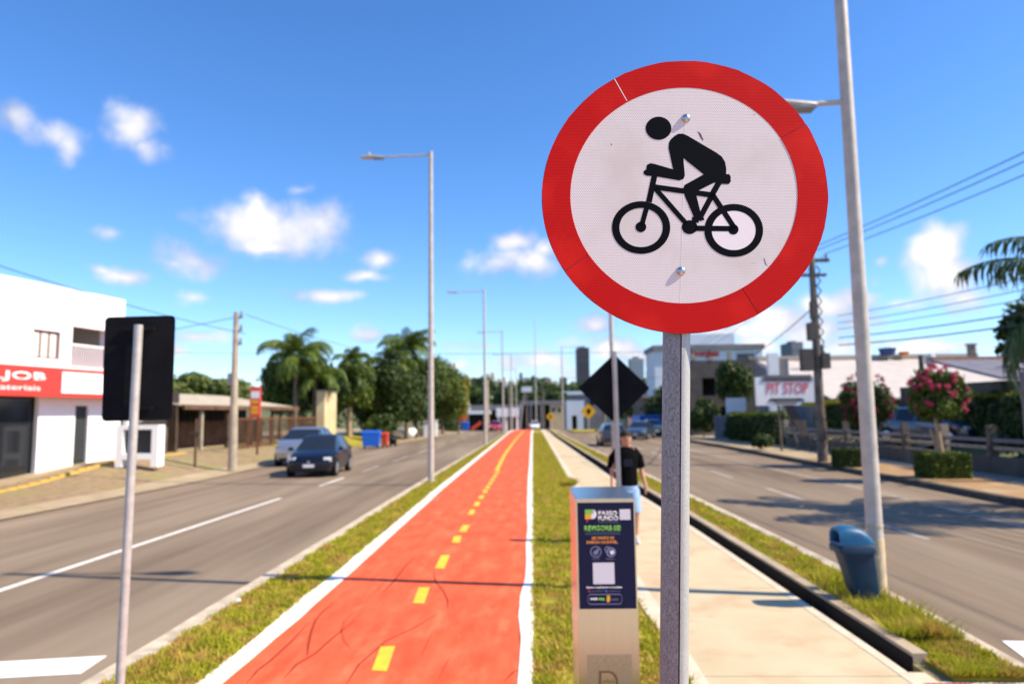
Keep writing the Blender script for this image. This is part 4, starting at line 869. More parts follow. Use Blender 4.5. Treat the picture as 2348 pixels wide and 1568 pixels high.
def annulus(cx_, cy_, R_, r_, nm):
    mb = MB(); n = 64; A, B = circ(cx_, cy_, *R_, n), circ(cx_, cy_, *r_, n)
    for a, b in zip(A, B):
        for p in (a, b):
            u = C6(*p); mb.v.append(tuple(sp3(u, .00005))); mb.v.append(tuple(sp3(u, .00035)))
    for k in range(n):
        q, s_ = 4*k, 4*((k+1) % n); mb.f += [(q+1,s_+1,s_+3,q+3),(q,q+1,s_+1,s_),(q+2,q+3,s_+3,s_+2)]
    return mb.build(nm, 'ink_black', rs)
fig = decal(circ(660,422,67,60), 'rider_head', 'ink_black')
body = [(742,465),(765,451),(792,452),(830,474),(960,548),(992,572),(1008,600),(1013,625),(1013,658),(1028,661),(1036,672),(1035,702),(1024,712),(986,712),(975,712),(960,755),
        (955,762),(1062,930),(1075,948),(1070,970),(1050,977),(1030,970),(1022,963),(858,958),(830,971),(800,970),(782,955),(780,925),(785,915),(648,752),(640,735),(660,717),(790,735),
        (800,726),(895,664),(790,578),(797,672),(785,692),(765,693),(655,672),(640,735),(617,810),(572,916),(595,935),(590,955),(568,963),(548,955),(541,935),(552,918),(558,915),(602,800),(625,668),(598,668),(583,658),(582,645),(596,636),(600,612),(618,604),(640,608),(735,636),(712,522),(716,495)]
# rider: torso, arm, thigh and calf as one outline; bicycle frame bars separately
rider = [(742,463),(762,451),(785,450),(810,460),(960,548),(990,570),(1006,596),(1013,630),(1013,655),(1012,680),(1000,706),(985,712),(950,705),(870,745),(855,762),(885,885),(897,888),(898,900),(870,903),(848,915),(845,900),(834,896),(834,886),(843,882),
         (795,770),(787,740),(795,718),(895,662),(790,578),(797,668),(790,686),(768,694),(660,675),(640,672),(598,669),(583,660),(582,645),(596,636),(600,612),(618,604),(640,608),(736,636),(712,525),(714,500),(722,482)]
decal(rider, 'rider_body', 'ink_black')
def bar(p, q, w1, w2=None, nm='frame_bar'):
    w2 = w2 or w1; p, q = np.array(p, float), np.array(q, float); d = (q-p)/np.linalg.norm(q-p); nn = np.array([-d[1], d[0]])
    return decal([tuple(p+nn*w1), tuple(q+nn*w2), tuple(q-nn*w2), tuple(p-nn*w1)], nm, 'ink_black', .0001, .00028)
for b_ in (((642,655),(610,806),15),((606,806),(572,930),13),((640,728),(940,770),14),((645,738),(805,920),13),((975,705),(935,775),15),((940,770),(870,900),14),((940,765),(1058,945),14),((850,943),(1050,945),14),((835,905),(870,905),9)): bar(*b_)
decal([(1005,662),(1026,660),(1036,672),(1036,700),(1026,713),(988,712),(985,690)], 'saddle', 'ink_black', .0001, .00028)
for (x, y, a, b) in ((568,936,28,27),(1050,949,27,27),(822,937,41,36)): decal(circ(x,y,a,b), 'hub', 'ink_black', .0001, .00028)
annulus(569,939,(152,137),(113,102), 'front_wheel'); annulus(1052,954,(153,138),(115,103), 'rear_wheel')
decal(circ(1052,954,114,102), 'bare_patch', 'patch_white', .00002, .00002)
MB().add([sp3(C6(x,y), .00022+.0) for x, y in ((797,400),(800,400),(776,1335),(773,1335))], [(0,1,2,3)]).build('seam', 'patch_white', rs)
MB().add([sp3(C6(x,y), .0008) for x, y in ((428,166),(432,165),(497,280),(493,281))], [(0,1,2,3)]).build('seam', 'patch_white', rs)
for sq in ([(862,436),(880,450),(895,482),(890,486)],[(1208,1098),(1212,1100),(1222,1130),(1232,1138),(1218,1132)],[(1155,348),(1160,348),(1163,356)],[(1146,1122),(1155,1121),(1156,1124)],[(414,498),(418,508),(412,510)],[(868,445),(872,440),(884,474),(880,474)]):
    decal(sq, 'scratch', mat('scratch', (.12,.10,.09), .7), .0001, .00005)
for (x, y) in ((803,370),(777,1165)):
    c = C6(x, y); bo = MB(); n = 20; R_ = .0105; rg = []
    for k in range(7):
        a = PI/2*k/6; rg.append([sp3((c[0]+R_*math.cos(a)*math.cos(2*PI*j/n), c[1]+R_*math.cos(a)*math.sin(2*PI*j/n)), .0002+.0075*math.sin(a)) for j in range(n)])
    loft(rg[:-1], False, True).build('bolt_head', 'chrome', rs, smooth=True, ang=60)
# post: a rolled zinc section with an open seam, standing behind the plate
pt_, pb2 = PY(1553,700,1.632), PY(1547,1568,1.632); sl_ = (pt_.x-pb2.x)/(pt_.z-pb2.z); R_ = 30.5*1.632/1600
def px_at(z): return pb2.x+sl_*(z-pb2.z)
ptop = sc0.z+.24; gap = math.radians(-90-12)   # direction of the seam as seen from above (towards the camera, right of centre)
gc = math.radians(-90+17); n = 40; g2_ = math.radians(1.7)
ringsP = []
sec = [(.11,-.88),(-.02,-.87),(-.15,-.82),(-.40,-.73),(-.62,-.60),(-.80,-.42),(-.93,-.20),(-1,.02),(-.97,.3),(-.85,.55),(-.6,.8),(-.3,.95),(0,1),(.35,.94),(.65,.76),(.87,.5),(.98,.2),(1,-.05),(.985,-.22),(.93,-.42),(.84,-.60),(.72,-.76),(.58,-.88),(.46,-.955),(.32,-.985),(.19,-.995)]
inn_ = [(x*.90,y_*.90) for x, y_ in sec]; inn_[0] = (.11,-.80); inn_[-1] = (.19,-.86)
for z in [0,.3,.8,1.2,1.6,1.9,2.1,2.25,ptop]:
    ringsP.append([loc(rs, (px_at(z)+x*R_, 1.638+y_*R_, z)) for x, y_ in sec+inn_[::-1]])
loft(ringsP).build('post', 'zinc', rs, smooth=True, ang=38)
def strip_off(x, y_, e): l = math.hypot(x, y_); return x+e*x/l, y_+e*y_/l
so_ = [strip_off(x, y_, .02) for x, y_ in sec[0:12]]; si_ = [strip_off(x, y_, .003) for x, y_ in sec[0:12]]
loft([[loc(rs, (px_at(z)+x*R_, 1.638+y_*R_, z)) for x, y_ in so_+si_[::-1]] for z in (0,.3,.8,1.2,1.6,1.9,2.1,ptop-.2)]).build('shaded_flange', 'zinc_shaded', rs, smooth=True, ang=38)  # scratchy overlay; shade of the post's unlit side painted into its darker zinc
for zq in (.21, -.145):
    q = loc(rs, (px_at(sc0.z+zq),1.636,sc0.z+zq)); MB().box((q.x-.045,-.030,q.z-.015),(q.x+.045,-.0025,q.z+.015)).build('bracket', 'galv_dull', rs) if False else None
# a strip of flattened metal sleeve just below the plate on the sunny side
# ------------------------------------------------------------------ drinking-water totem
Yt = 4.6; q0, q1 = PY(1312,1150,Yt), PY(1449,1150,Yt); tw = (q1.x-q0.x)/2; tzt = PY(1380,1143,Yt).z; tcx = (q0.x+q1.x)/2; TD = .55
to = thing('public_totem', 'stainless steel public totem with a navy printed panel on the grass strip', 'totem', (tcx+.02,Yt,0), math.radians(1.0))
tb_ = MB(); tb_.add([(-tw,0,0),(tw,0,0),(tw,TD,0),(-tw,TD,0),(-tw,0,tzt),(tw,0,tzt),(tw,TD,tzt+.02),(-tw,TD,tzt+.02)], [(3,2,1,0),(4,5,6,7),(0,1,5,4),(1,2,6,5),(2,3,7,6),(3,0,4,7)])
bevel(tb_.build('body', 'steel', to), .006)
def TP(x, y):  # measured in a close view of the panel: -> local x, z
    p = PY((1780+x/3.92)/1.3773, (1560+y/3.92)/1.3773, Yt); l = loc(to, p); return l.x, l.z
A_, B_ = TP(112,105), TP(895,1415); pz1, pz0 = A_[1], B_[1]
pan = MB().box((-tw+.012,-.003,pz0),(tw-.010,-.0005,pz1)).build('printed_panel', 'navy', to)
def tx(s, m, x, y, x2, y2, nm='lettering', **k):
    a, b = TP(x, y), TP(x2, y2); sc_ = 1.0
    return text_on(nm, s, m, pan, ((a[0]+b[0])/2,-.0035,(a[1]+b[1])/2), X_, Z_, h=abs(a[1]-b[1]), wd=abs(b[0]-a[0]), thick=.0006, **k)
def trect(m, x, y, x2, y2, nm='print', d=0): a, b = TP(x, y), TP(x2, y2); return MB().box((a[0],-.0042-d,b[1]),(b[0],-.0032-d,a[1])).build(nm, m, pan)
def tpoly(m, P, nm='print', d=0): return MB().prism([(TP(*p)[0],-.0032-d,TP(*p)[1]) for p in P], (0,-.001,0)).build(nm, m, pan)
tx('PREFEITURA DE', 'ink_dim', 425,192,600,203); tx('PASSO', 'ink_white', 425,208,660,258, bold=.02); tx('FUNDO', 'ink_white', 425,268,675,322, bold=.02); tx('CIDADE EDUCADORA', 'ink_dim', 425,336,678,352)
tpoly('ink_green', [(262,188),(360,188),(372,205),(362,242),(262,242)]); tpoly('ink_amber', [(264,243),(342,243),(342,305),(264,305)])
tpoly('ink_white', [(352,188),(385,195),(405,225),(408,250),(400,282),(380,300),(342,306),(342,243),(362,242),(374,205)], d=.0004); tpoly('ink_magenta', [(268,306),(310,306),(298,345),(288,352)])
trect('sticker', 690,185,828,315, 'white_label')
tx('REVIGORE-SE!', 'ink_green', 252,388,705,448, bold=.02); trect('ink_teal', 262,462,702,500); tx('SEU PONTO DE', 'ink_orange', 345,525,622,560, bold=.02); tx('ENERGIA SAUDÁVEL.', 'ink_orange', 282,570,672,608, bold=.02)
def tring(m, cx_, cy_, r0_, r1_, n=28, nm='icon'):
    mb = MB()
    for k in range(n):
        for r_ in (r0_, r1_):
            l = TP(cx_+r_*math.cos(2*PI*k/n), cy_+r_*math.sin(2*PI*k/n)); mb.v += [(l[0],-.0034,l[1]),(l[0],-.0042,l[1])]
    for k in range(n): q, s_ = 4*k, 4*((k+1) % n); mb.f += [(q+1,s_+1,s_+3,q+3),(q,q+1,s_+1,s_),(q+2,q+3,s_+3,s_+2)]
    return mb.build(nm, m, pan)
tring('ink_dim', 398,710,70,58); tpoly('ink_dim', [(360,715),(395,690),(430,665),(440,680),(420,740),(385,750)]); tring('ink_dim', 545,680,38,26); tring('ink_dim', 585,715,60,40); tpoly('ink_white', [(575,700),(612,690),(628,720),(600,745),(575,735)])
tx('AQUECE', 'ink_dim', 350,788,447,808); tx('REFRESCA', 'ink_dim', 525,788,635,808)
trect('sticker', 360,845,632,1108, 'white_square')
tx('Baixe o aplicativo e localize', 'ink_white', 283,1138,722,1164, bold=.03); trect('ink_magenta', 300,1182,330,1208, 'mark'); trect('ink_blue', 508,1182,542,1208, 'mark'); tx('passofundo.rs', 'ink_dim', 345,1186,495,1206); tx('prefeitura', 'ink_dim', 560,1186,700,1206)
for (x, y, x2, y2) in ((330,1232,690,1240),(330,1352,690,1360)): trect('ink_dim', x,y,x2,y2, 'outline')
for s, cx_ in ((-1, 330), (1, 690)):
    mb = MB(); nA = 10
    for k in range(nA+1):
        a = -PI/2+PI*k/nA
        for r_ in (64, 56): l = TP(cx_+s*r_*.55*math.cos(a), 1296+r_*math.sin(a)); mb.v += [(l[0],-.0032,l[1]),(l[0],-.0042,l[1])]
    for k in range(nA): q = 4*k; mb.f += [(q+1,q+5,q+7,q+3),(q,q+1,q+5,q+4),(q+2,q+3,q+7,q+6)]
    mb.build('outline', 'ink_dim', pan)
tx('energia', 'ink_white', 330,1272,420,1312, bold=.03); tx('viva', 'ink_green', 425,1272,505,1312, bold=.03); tpoly('ink_amber', [(540,1245),(570,1250),(578,1300),(560,1335),(535,1330),(532,1290)]); tx('saneamento', 'ink_dim', 590,1284,680,1312)
# perforated lower grille with its maker's mark
gz = PY(1380,1500,Yt).z; MB().box((-tw+.052,-.003,.10),(tw-.050,-.0005,gz)).build('grille', 'steel_mesh', to)
def DP(x, y): l = loc(to, PY((1780+x/6.179)/1.3773, (1940+y/6.177)/1.3773, Yt)); return (l.x, l.z)
dsh = [(690,1090),(880,1085),(960,1110),(1030,1180),(1065,1280),(1060,1360),(1020,1430),(940,1480),(690,1485)]; dsi = [(735,1130),(880,1125),(940,1150),(990,1210),(1018,1285),(1012,1350),(980,1400),(920,1438),(735,1440)]
mb = MB()
for a, b in zip(dsh, dsi):
    for p in (a, b): l = DP(*p); mb.v += [(l[0],-.0035,l[1]),(l[0],-.005,l[1])]
n = len(dsh)
for k in range(n): q, s_ = 4*k, 4*((k+1) % n); mb.f += [(q+1,s_+1,s_+3,q+3),(q,q+1,s_+1,s_),(q+2,q+3,s_+3,s_+2)]
mb.build('emblem', 'ink_brown', to); l = DP(875,1282); MB().prism([(DP(*p)[0],-.0035,DP(*p)[1]) for p in dsi], (0,-.0006,0)).build('emblem_face', 'steel', to)
text_on('lettering', 'soffhub', 'ink_brown', to, (l[0],-.0042,l[1]), X_, Z_, wd=abs(DP(990,0)[0]-DP(765,0)[0]), thick=.0008, bold=.03)

# ------------------------------------------------------------------ cars
def car(label, loc_, rz, paint, L_=4.0, Wd=1.72, Ht=1.5, suv=False, group='cars', z0=0, sedan=False, name='car'):
    t = thing(name, label, 'car', loc_, rz, group); s = L_/4.0; h = Ht/1.5; w_ = Wd/1.72
    ST = [(2.0,.32,.50,.58,.52,.58,.46),(1.93,.24,.60,.68,.72,.73,.60),(1.75,.20,.68,.78,.80,.79,.68),(1.4,.19,.76,.88,.84,.82,.72),(1.0,.19,.82,.96,.86,.84,.74),
          (.25,.19,.88,1.40,.86,.84,.60),(.05,.19,.90,1.47,.86,.84,.585),(-.02,.19,.90,1.48,.86,.84,.58),(-.10,.19,.905,1.49,.86,.84,.58),(-.85,.19,.94,1.48,.86,.84,.575),(-.95,.19,.945,1.475,.86,.84,.575),(-1.40,.20,.97,1.40,.85,.83,.57),
          (-1.82,.22,.98,1.04,.83,.81,.66),(-1.95,.28,.86,.94,.78,.77,.62),(-2.0,.40,.70,.80,.66,.66,.55)]
    if suv: ST = [(a,b*1.2,c*1.12,d*1.12 if a>.9 else d*1.06,e_,f_,g_*1.08) for a,b,c,d,e_,f_,g_ in ST]; ST[-3] = (-1.9,.25,1.12,1.2,.84,.83,.72)
    rings_ = []
    for (x, zb_, zm, zt_, wl, wb_, wt) in ST:
        x *= s; half = [(0,zb_),(wl*.92,zb_),(wl,zb_+.16),(wl*1.005,(zb_+zm)/2),(wb_,zm),(wt,zt_-.035),(wt*.82,zt_-.005),(0,zt_)]
        rg = [(x, yy_*w_, zz_*h) for yy_, zz_ in half]+[(x, -yy_*w_, zz_*h) for yy_, zz_ in half[-2:0:-1]]; rings_.append(rg)
    n = len(rings_[0]); V = [p for r_ in rings_ for p in r_]; body_, glassF, side_ = [], {'windscreen': [], 'rear_window': []}, []
    for i in range(len(rings_)-1):
        xa = ST[i][0]
        for j in range(n):
            f = (i*n+j, i*n+(j+1)%n, (i+1)*n+(j+1)%n, (i+1)*n+j)
            if i == 4 and j in (5,6,7,8): glassF['windscreen'].append(f)
            elif i == 11 and j in (5,6,7,8): glassF['rear_window'].append(f)
            elif j in (4, n-5) and i in (4,5,6,8,10): side_.append(([f], 0))
            else: body_.append(f)
    body_.append(tuple(reversed(range(n)))); body_.append(tuple((len(rings_)-1)*n+j for j in range(n)))
    def sub(fs, nm, m, sm=True):
        idx = sorted({i for f in fs for i in f}); mp = {a: b for b, a in enumerate(idx)}; mb = MB(); mb.v = [V[i] for i in idx]; mb.f = [tuple(mp[i] for i in f) for f in fs]
        return mb.build(nm, m, t, smooth=sm, ang=32)
    sub(body_, 'body', paint); [sub(v, k, 'glass_dark') for k, v in glassF.items()]; [sub(f, 'side_window', 'glass_dark') for f, _ in side_]
    for x in (1.28*s, -1.25*s):
        for sd in (-1, 1):
            y_ = sd*.80*w_; R_ = .31*h if not suv else .36
            ty = MB().tube([(x,y_-sd*.1,R_),(x,y_+sd*.065,R_),(x,y_+sd*.085,R_)], [R_,R_,R_*.93], 20).build('wheel', 'rubber', t, smooth=True)
            MB().tube([(x,y_+sd*.08,R_),(x,y_+sd*.092,R_)], [R_*.68,R_*.6], 16).build('rim', 'rim', ty, smooth=True)
            MB().tube([(x,y_+sd*.02,R_+.02),(x,y_+sd*.072,R_+.02)], [R_*1.16,R_*1.16], 20).build('wheel_arch', 'black_trim', t)
    fx = 1.96*s
    for sd in (-1, 1):
        MB().obox((fx-.14,sd*.60*w_,.645*h),(.10,sd*.06,0),(-.03,sd*.13,.0),(0,0,.075*h)).build('headlight', 'headlamp', t)
        MB().obox((-fx+.08,sd*.70*w_,.80*h),(.07,0,0),(0,.09,0),(0,0,.13*h)).build('tail_light', 'tail', t)
        MB().box((.82*s,sd*.93*w_-.09,.92*h),(.98*s,sd*.93*w_+.09,1.05*h),(.02,.02)).build('mirror', paint, t)
    MB().box((fx-.02,-.42,.40*h),(fx+.035,.42,.56*h)).build('grille', 'black_trim', t)
    MB().box((fx-.05,-.62,.24*h),(fx+.03,.62,.36*h)).build('bumper_intake', 'black_trim', t)
    MB().tube([(fx+.035,0,.56*h),(fx+.045,0,.56*h)], .05, 12).build('badge', 'chrome', t)
    MB().box((fx+.036,-.2,.37*h),(fx+.045,.2,.48*h)).build('number_plate', 'sticker', t); MB().box((-2.0*s-.02,-.2,.52*h),(-2.0*s-.005,.2,.64*h)).build('number_plate', 'sticker', t)
    return t
FWD = -PI/2
g = G(697,1096,-.1); car('black hatchback driving towards us in the left road', (g.x,g.y+2.0,-.1), FWD+.07, 'car_black', 3.9, 1.72, 1.5)
g = G(640,1080,-.1); car('silver car half hidden behind the black hatchback', (g.x-.35,g.y+4.4,-.1), FWD+.05, 'car_silver', 4.3, 1.8, 1.62, suv=True)
car('small red car coming over the crest on the left road', (-5.55,98,zc(98)-.1), FWD, 'car_red', 3.9, 1.7, 1.48)
car('white car at the far end of the cycle path', (-.15,122,zc(122)+.05), FWD, 'car_white', 4, 1.75, 1.5)
car('dark grey hatchback driving away on the right road', (5.1,47.5,-.1), PI/2, 'car_grey', 4, 1.74, 1.5)
car('dark car with a shining headlight farther along the right road', (8.6,58,-.1), FWD-.35, 'car_blue', 4.2, 1.76, 1.5)
car('blue grey car parked behind the low wall on the right', (17.0,31,.62), FWD+.5, 'car_blue', 4.3, 1.78, 1.55)
car('grey car parked beyond the dark hatchback', (11.0,66,-.05), FWD, 'car_grey', 4.2, 1.76, 1.5)

# ------------------------------------------------------------------ man walking on the sidewalk
man = thing('person', 'man in a black t-shirt and light blue shorts walking towards us on the sidewalk', 'person', (1.475,11.6,.006), math.radians(6))
def skin_body(verts, edges, rad, nm, m, parent, sub_=2, root=0):
    me = bpy.data.meshes.new(nm); me.from_pydata(verts, edges, []); o = bpy.data.objects.new(nm, me); COL.objects.link(o)
    md = o.modifiers.new('s', 'SKIN'); 
    for i, r_ in enumerate(rad):
        sv_ = me.skin_vertices[0].data[i]; sv_.radius = r_ if isinstance(r_, tuple) else (r_, r_); sv_.use_root = (i == root)
    md.use_smooth_shade = True; sb = o.modifiers.new('u', 'SUBSURF'); sb.levels = sub_; sb.render_levels = sub_
    dg = bpy.context.evaluated_depsgraph_get(); m2 = bpy.data.meshes.new_from_object(o.evaluated_get(dg)); bpy.data.objects.remove(o); m2.materials.clear(); m2.materials.append(M[m]); m2.shade_smooth()
    return link(nm, m2, parent)
# local frame: facing -y, x to the right of the picture
JV = [(0,0,.95),(0,.0,1.12),(0,.01,1.32),(0,.02,1.47),(0,.01,1.55),(0,-.01,1.63),(0,-.02,1.71),
      (.10,0,.90),(.12,-.10,.50),(.115,-.02,.10),(.115,-.14,.04),(-.10,0,.90),(-.11,.02,.50),(-.11,.20,.12),(-.11,.10,.05),
      (.19,.02,1.43),(.25,.04,1.16),(.29,-.05,.92),(.295,-.07,.85),(-.19,.02,1.43),(-.24,.0,1.16),(-.27,-.12,.94),(-.27,-.14,.87)]
JE = [(0,1),(1,2),(2,3),(3,4),(4,5),(5,6),(0,7),(7,8),(8,9),(9,10),(0,11),(11,12),(12,13),(13,14),(3,15),(15,16),(16,17),(17,18),(3,19),(19,20),(20,21),(21,22)]
JR = [(.15,.11),(.14,.10),(.16,.11),(.11,.09),(.06,.06),(.078,.088),(.075,.09),.085,.055,.038,.035,.085,.055,.038,.035,.055,.040,.028,.036,.055,.040,.028,.036]
bd_ = skin_body(JV, JE, JR, 'body', 'skin', man)
def lring(c, rx, ry, n=16, tilt=0): return [(c[0]+rx*math.cos(2*PI*k/n), c[1]+ry*math.sin(2*PI*k/n), c[2]+tilt*math.cos(2*PI*k/n)) for k in range(n)]
sh_ = loft([lring((0,0,.86),.185,.135),lring((0,0,.95),.185,.13),lring((0,0,1.1),.175,.125),lring((0,.0,1.28),.195,.135),lring((0,.01,1.40),.205,.13),lring((0,.015,1.46),.185,.118),lring((0,.018,1.505),.125,.098),lring((0,.015,1.535),.078,.074)], False, False)
for s in (-1, 1):
    n = 12; a, b, c = Vector((s*.12,.02,1.455)), Vector((s*.215,.03,1.35)), Vector((s*.245,.035,1.19)); k = len(sh_.v)
    for (p, r_, dn) in ((a,.088,(s*.8,0,-.5)),(b,.078,(s*.45,0,-.9)),(c,.075,(s*.2,.05,-1))):
        d = Vector(dn).normalized(); e1 = d.cross(Vector((0,1,0))).normalized(); e2 = d.cross(e1); sh_.v += [tuple(p+e1*r_*math.cos(2*PI*j/n)+e2*r_*.9*math.sin(2*PI*j/n)) for j in range(n)]
    for i in range(2):
        for j in range(n): sh_.f.append((k+i*n+j, k+i*n+(j+1)%n, k+(i+1)*n+(j+1)%n, k+(i+1)*n+j))
sh_.build('t_shirt', 'tee', man, smooth=True, ang=80); MB().box((-.075,-.139,1.22),(.075,-.134,1.34)).build('chest_print', 'tee_print', man)
st_ = loft([lring((0,0,.98),.175,.125),lring((0,0,.88),.19,.135),lring((0,0,.80),.185,.13)], False, False)
for s, yk in ((1,-.08),(-1,.02)):
    k = len(st_.v); n = 14
    for (z, r_, f_) in ((.86,.105,0),(.7,.105,.45),(.50,.098,.95)): st_.v += [(s*(.095+.015*f_)+r_*math.cos(2*PI*j/n), yk*f_+r_*1.08*math.sin(2*PI*j/n), z) for j in range(n)]
    for i in range(2):
        for j in range(n): st_.f.append((k+i*n+j, k+i*n+(j+1)%n, k+(i+1)*n+(j+1)%n, k+(i+1)*n+j))
st_.build('shorts', 'denim', man, smooth=True, ang=80)
hd_ = MB(); hd_.ball((0,-.015,1.665), .115, 20, 14, (.72,.86,1.08)); hd_.ball((0,-.045,1.60), .06, 12, 8, (.95,.9,.85)); hd_.ball((0,-.122,1.655), .017, 8, 6, (.8,1,1.4))
for s in (-1,1): hd_.ball((s*.084,-.005,1.66), .025, 8, 6, (.4,.8,1.2))
he = hd_.build('head', 'skin', man, smooth=True, ang=90)
MB().ball((0,.004,1.722), .115, 18, 10, (.82,1.0,.76)).build('hair', 'hair', man, smooth=True, ang=90)
for s in (-1,1): MB().ball((s*.031,-.104,1.675), .011, 8, 6).build('eye', 'eye', he, smooth=True); MB().box((s*.031-.018,-.114,1.694),(s*.031+.018,-.106,1.70)).build('eyebrow', 'hair', he)
MB().box((-.026,-.116,1.607),(.026,-.108,1.614)).build('mouth', mat('lips', (.35,.12,.09), .6), he)
for s, w_, yw in ((1,(.296,-.07,.85),0),(-1,(-.271,-.14,.87),0)):
    for k, (dx_, ln) in enumerate(((-.018,.07),(-.006,.08),(.006,.078),(.018,.062))):
        x = w_[0]; y_ = w_[1]+dx_*1.6; MB().tube([(x,y_,w_[2]-.01),(x-s*.003,y_,w_[2]-.01-ln*.5),(x-s*.014,y_+.006,w_[2]-.01-ln)], [.0095,.0085,.0065], 7).build('finger', 'skin', man, smooth=True)
    MB().tube([(w_[0]-s*.01,w_[1]-.03,w_[2]+.01),(w_[0]-s*.022,w_[1]-.042,w_[2]-.02),(w_[0]-s*.022,w_[1]-.042,w_[2]-.05)], [.011,.010,.0075], 7).build('thumb', 'skin', man, smooth=True)
for (x, y_, z) in ((.115,-.08,0),(-.11,.15,.02)):
    q = loft([lring((x,y_,z),.048,.13),lring((x,y_,z+.03),.05,.135),lring((x,y_+.03,z+.07),.042,.09),lring((x,y_+.05,z+.11),.04,.05)]); q.build('shoe', 'shoe', man, smooth=True)

# ------------------------------------------------------------------ RIGHT side
# clipped hedges with crape myrtles
def hedge_block(name, label, loc_, wx, wy, h, m='leaf_dark', n=5200, cat='hedge'):
    t = thing(name, label, cat, loc_); core = bevel(MB().box((-wx/2+.04,-wy/2+.04,0),(wx/2-.04,wy/2-.04,h-.04)).build('core', 'leaf_dark', t), .04)
    f = int(n*.25); P = []
    c = np.zeros((n,3)); face = rng.integers(0,5,n); r_ = rng.random((n,2))
    c[:,0] = (r_[:,0]-.5)*wx; c[:,1] = (r_[:,1]-.5)*wy; c[:,2] = h
    for k, (ax, sg) in enumerate(((0,1),(0,-1),(1,1),(1,-1))):
        q = face == k; c[q,2] = r_[q,1]*h; c[q,ax] = sg*(wx if ax == 0 else wy)/2; c[q,1-ax] = (r_[q,0]-.5)*(wy if ax == 0 else wx)
    c += rng.normal(0,.018,(n,3)); s_ = .035*(.6+.8*rng.random(n))[:,None]; tt = rng.normal(size=(n,3)); tt /= np.linalg.norm(tt,axis=1)[:,None]; bb_ = np.cross(tt, rng.normal(size=(n,3))); bb_ /= np.linalg.norm(bb_,axis=1)[:,None]
    V = np.stack([c-tt*s_, c-bb_*s_*.6, c+tt*s_, c+bb_*s_*.6],1); me = bpy.data.meshes.new('foliage'); me.from_pydata([tuple(v) for v in V.reshape(-1,3)], [], [(4*i,4*i+1,4*i+2,4*i+3) for i in range(n)]); me.materials.append(M[m]); link('foliage', me, t); return t
def myrtle(label, loc_, r, zcn, dark=False, seed=0, lean=.12):
    t = thing('crape_myrtle', label, 'tree', loc_, 0, 'pink flowering street trees'); b = lumps(r*1.05, r*1.05, r*1.2, zcn, 16, .36); leaves('crown', b, 8500, .07, 'leaf_dark' if dark else 'leaf', t)
    bl = []
    for k in range(60 if not dark else 90):
        a = rng.random()*2*PI; e = rng.random()**.8*1.6-.6; e = min(e, .98); ce = math.sqrt(max(0,1-e*e)); q = .95+.12*rng.random()
        bl.append((r*.90*q*ce*math.cos(a), r*.90*q*ce*math.sin(a), zcn+r*1.12*q*e, .05+.05*rng.random(), .05+.05*rng.random(), .06+.07*rng.random()))
    leaves('blossom', bl, 5200, .028, 'blossom_dark' if dark else 'blossom', t, hollow=.1)
    mb = MB().tube([(0,0,0),(-lean*.4,0,zcn*.35),(-lean,0,zcn*.8)], [.10,.085,.05], 9); mb.tube([(-.02,0,.35),(-.25,.1,zcn*.6)], [.06,.03], 7); mb.build('trunk', 'trunk_pale', t, smooth=True); return t
g = G(2185,1098,.03); hedge_block('clipped_hedge', 'square clipped hedge around the foot of the pink flowering tree', (g.x,g.y+.5,.03), 1.12, 1.0, .72, 'leaf', 6000)
tz = g; myrtle('pink flowering tree growing from a square clipped hedge', (g.x+.03,g.y+.5,.03), .86, 2.42)
g = G(1950,1072,.03); hedge_block('clipped_hedge', 'small dark clipped shrub beside the tall lamp pole', (g.x+.05,g.y+.4,.03), .75, .75, .65, 'leaf_dark', 3000)
g = Vector((12.55,26.2,.03)); myrtle('dark crimson flowering tree behind the thick lamp pole', (12.75,27.4,.03), 1.0, 2.35, True, lean=.05)
# low wall with posts and rails
bw = thing('boundary_wall', 'low dark concrete wall with posts and rails along the right pavement', 'wall', (14.45,15,0), PI/2)
for k in range(10): MB().box((k*2.6+.01,-.1,-.1),(k*2.6+2.59,.1,.58)).build('wall_panel', 'conc_dark', bw)
for k in range(1, 11): 
    x = k*2.6 if k > 3 else k*2.6
    MB().box((x-.09,-.13,.58),(x+.09,.13,1.55)).build('post', 'conc_pole_dark' if k % 2 else 'conc_pole', bw)
for k in range(2, 10):
    for z in (.78,1.02): MB().box((k*2.6+.09,-.05,z),(k*2.6+2.51,.05,z+.12)).build('rail', 'conc_mid' if z > .9 else 'conc_pole', bw)
gp = thing('gate_pillar', 'tall grey pillar pair of the entrance at the right edge', 'pillar', (13.9,20.2,0))
MB().box((-.12,-.12,0),(.12,.12,3.1)).build('pillar', 'conc_mid', gp); MB().box((.38,-.12,0),(.62,.12,2.5)).build('pillar', 'conc_pole_dark', gp); MB().box((.12,-.06,1.9),(.38,.06,2.0)).build('link_bar', 'conc_mid', gp)
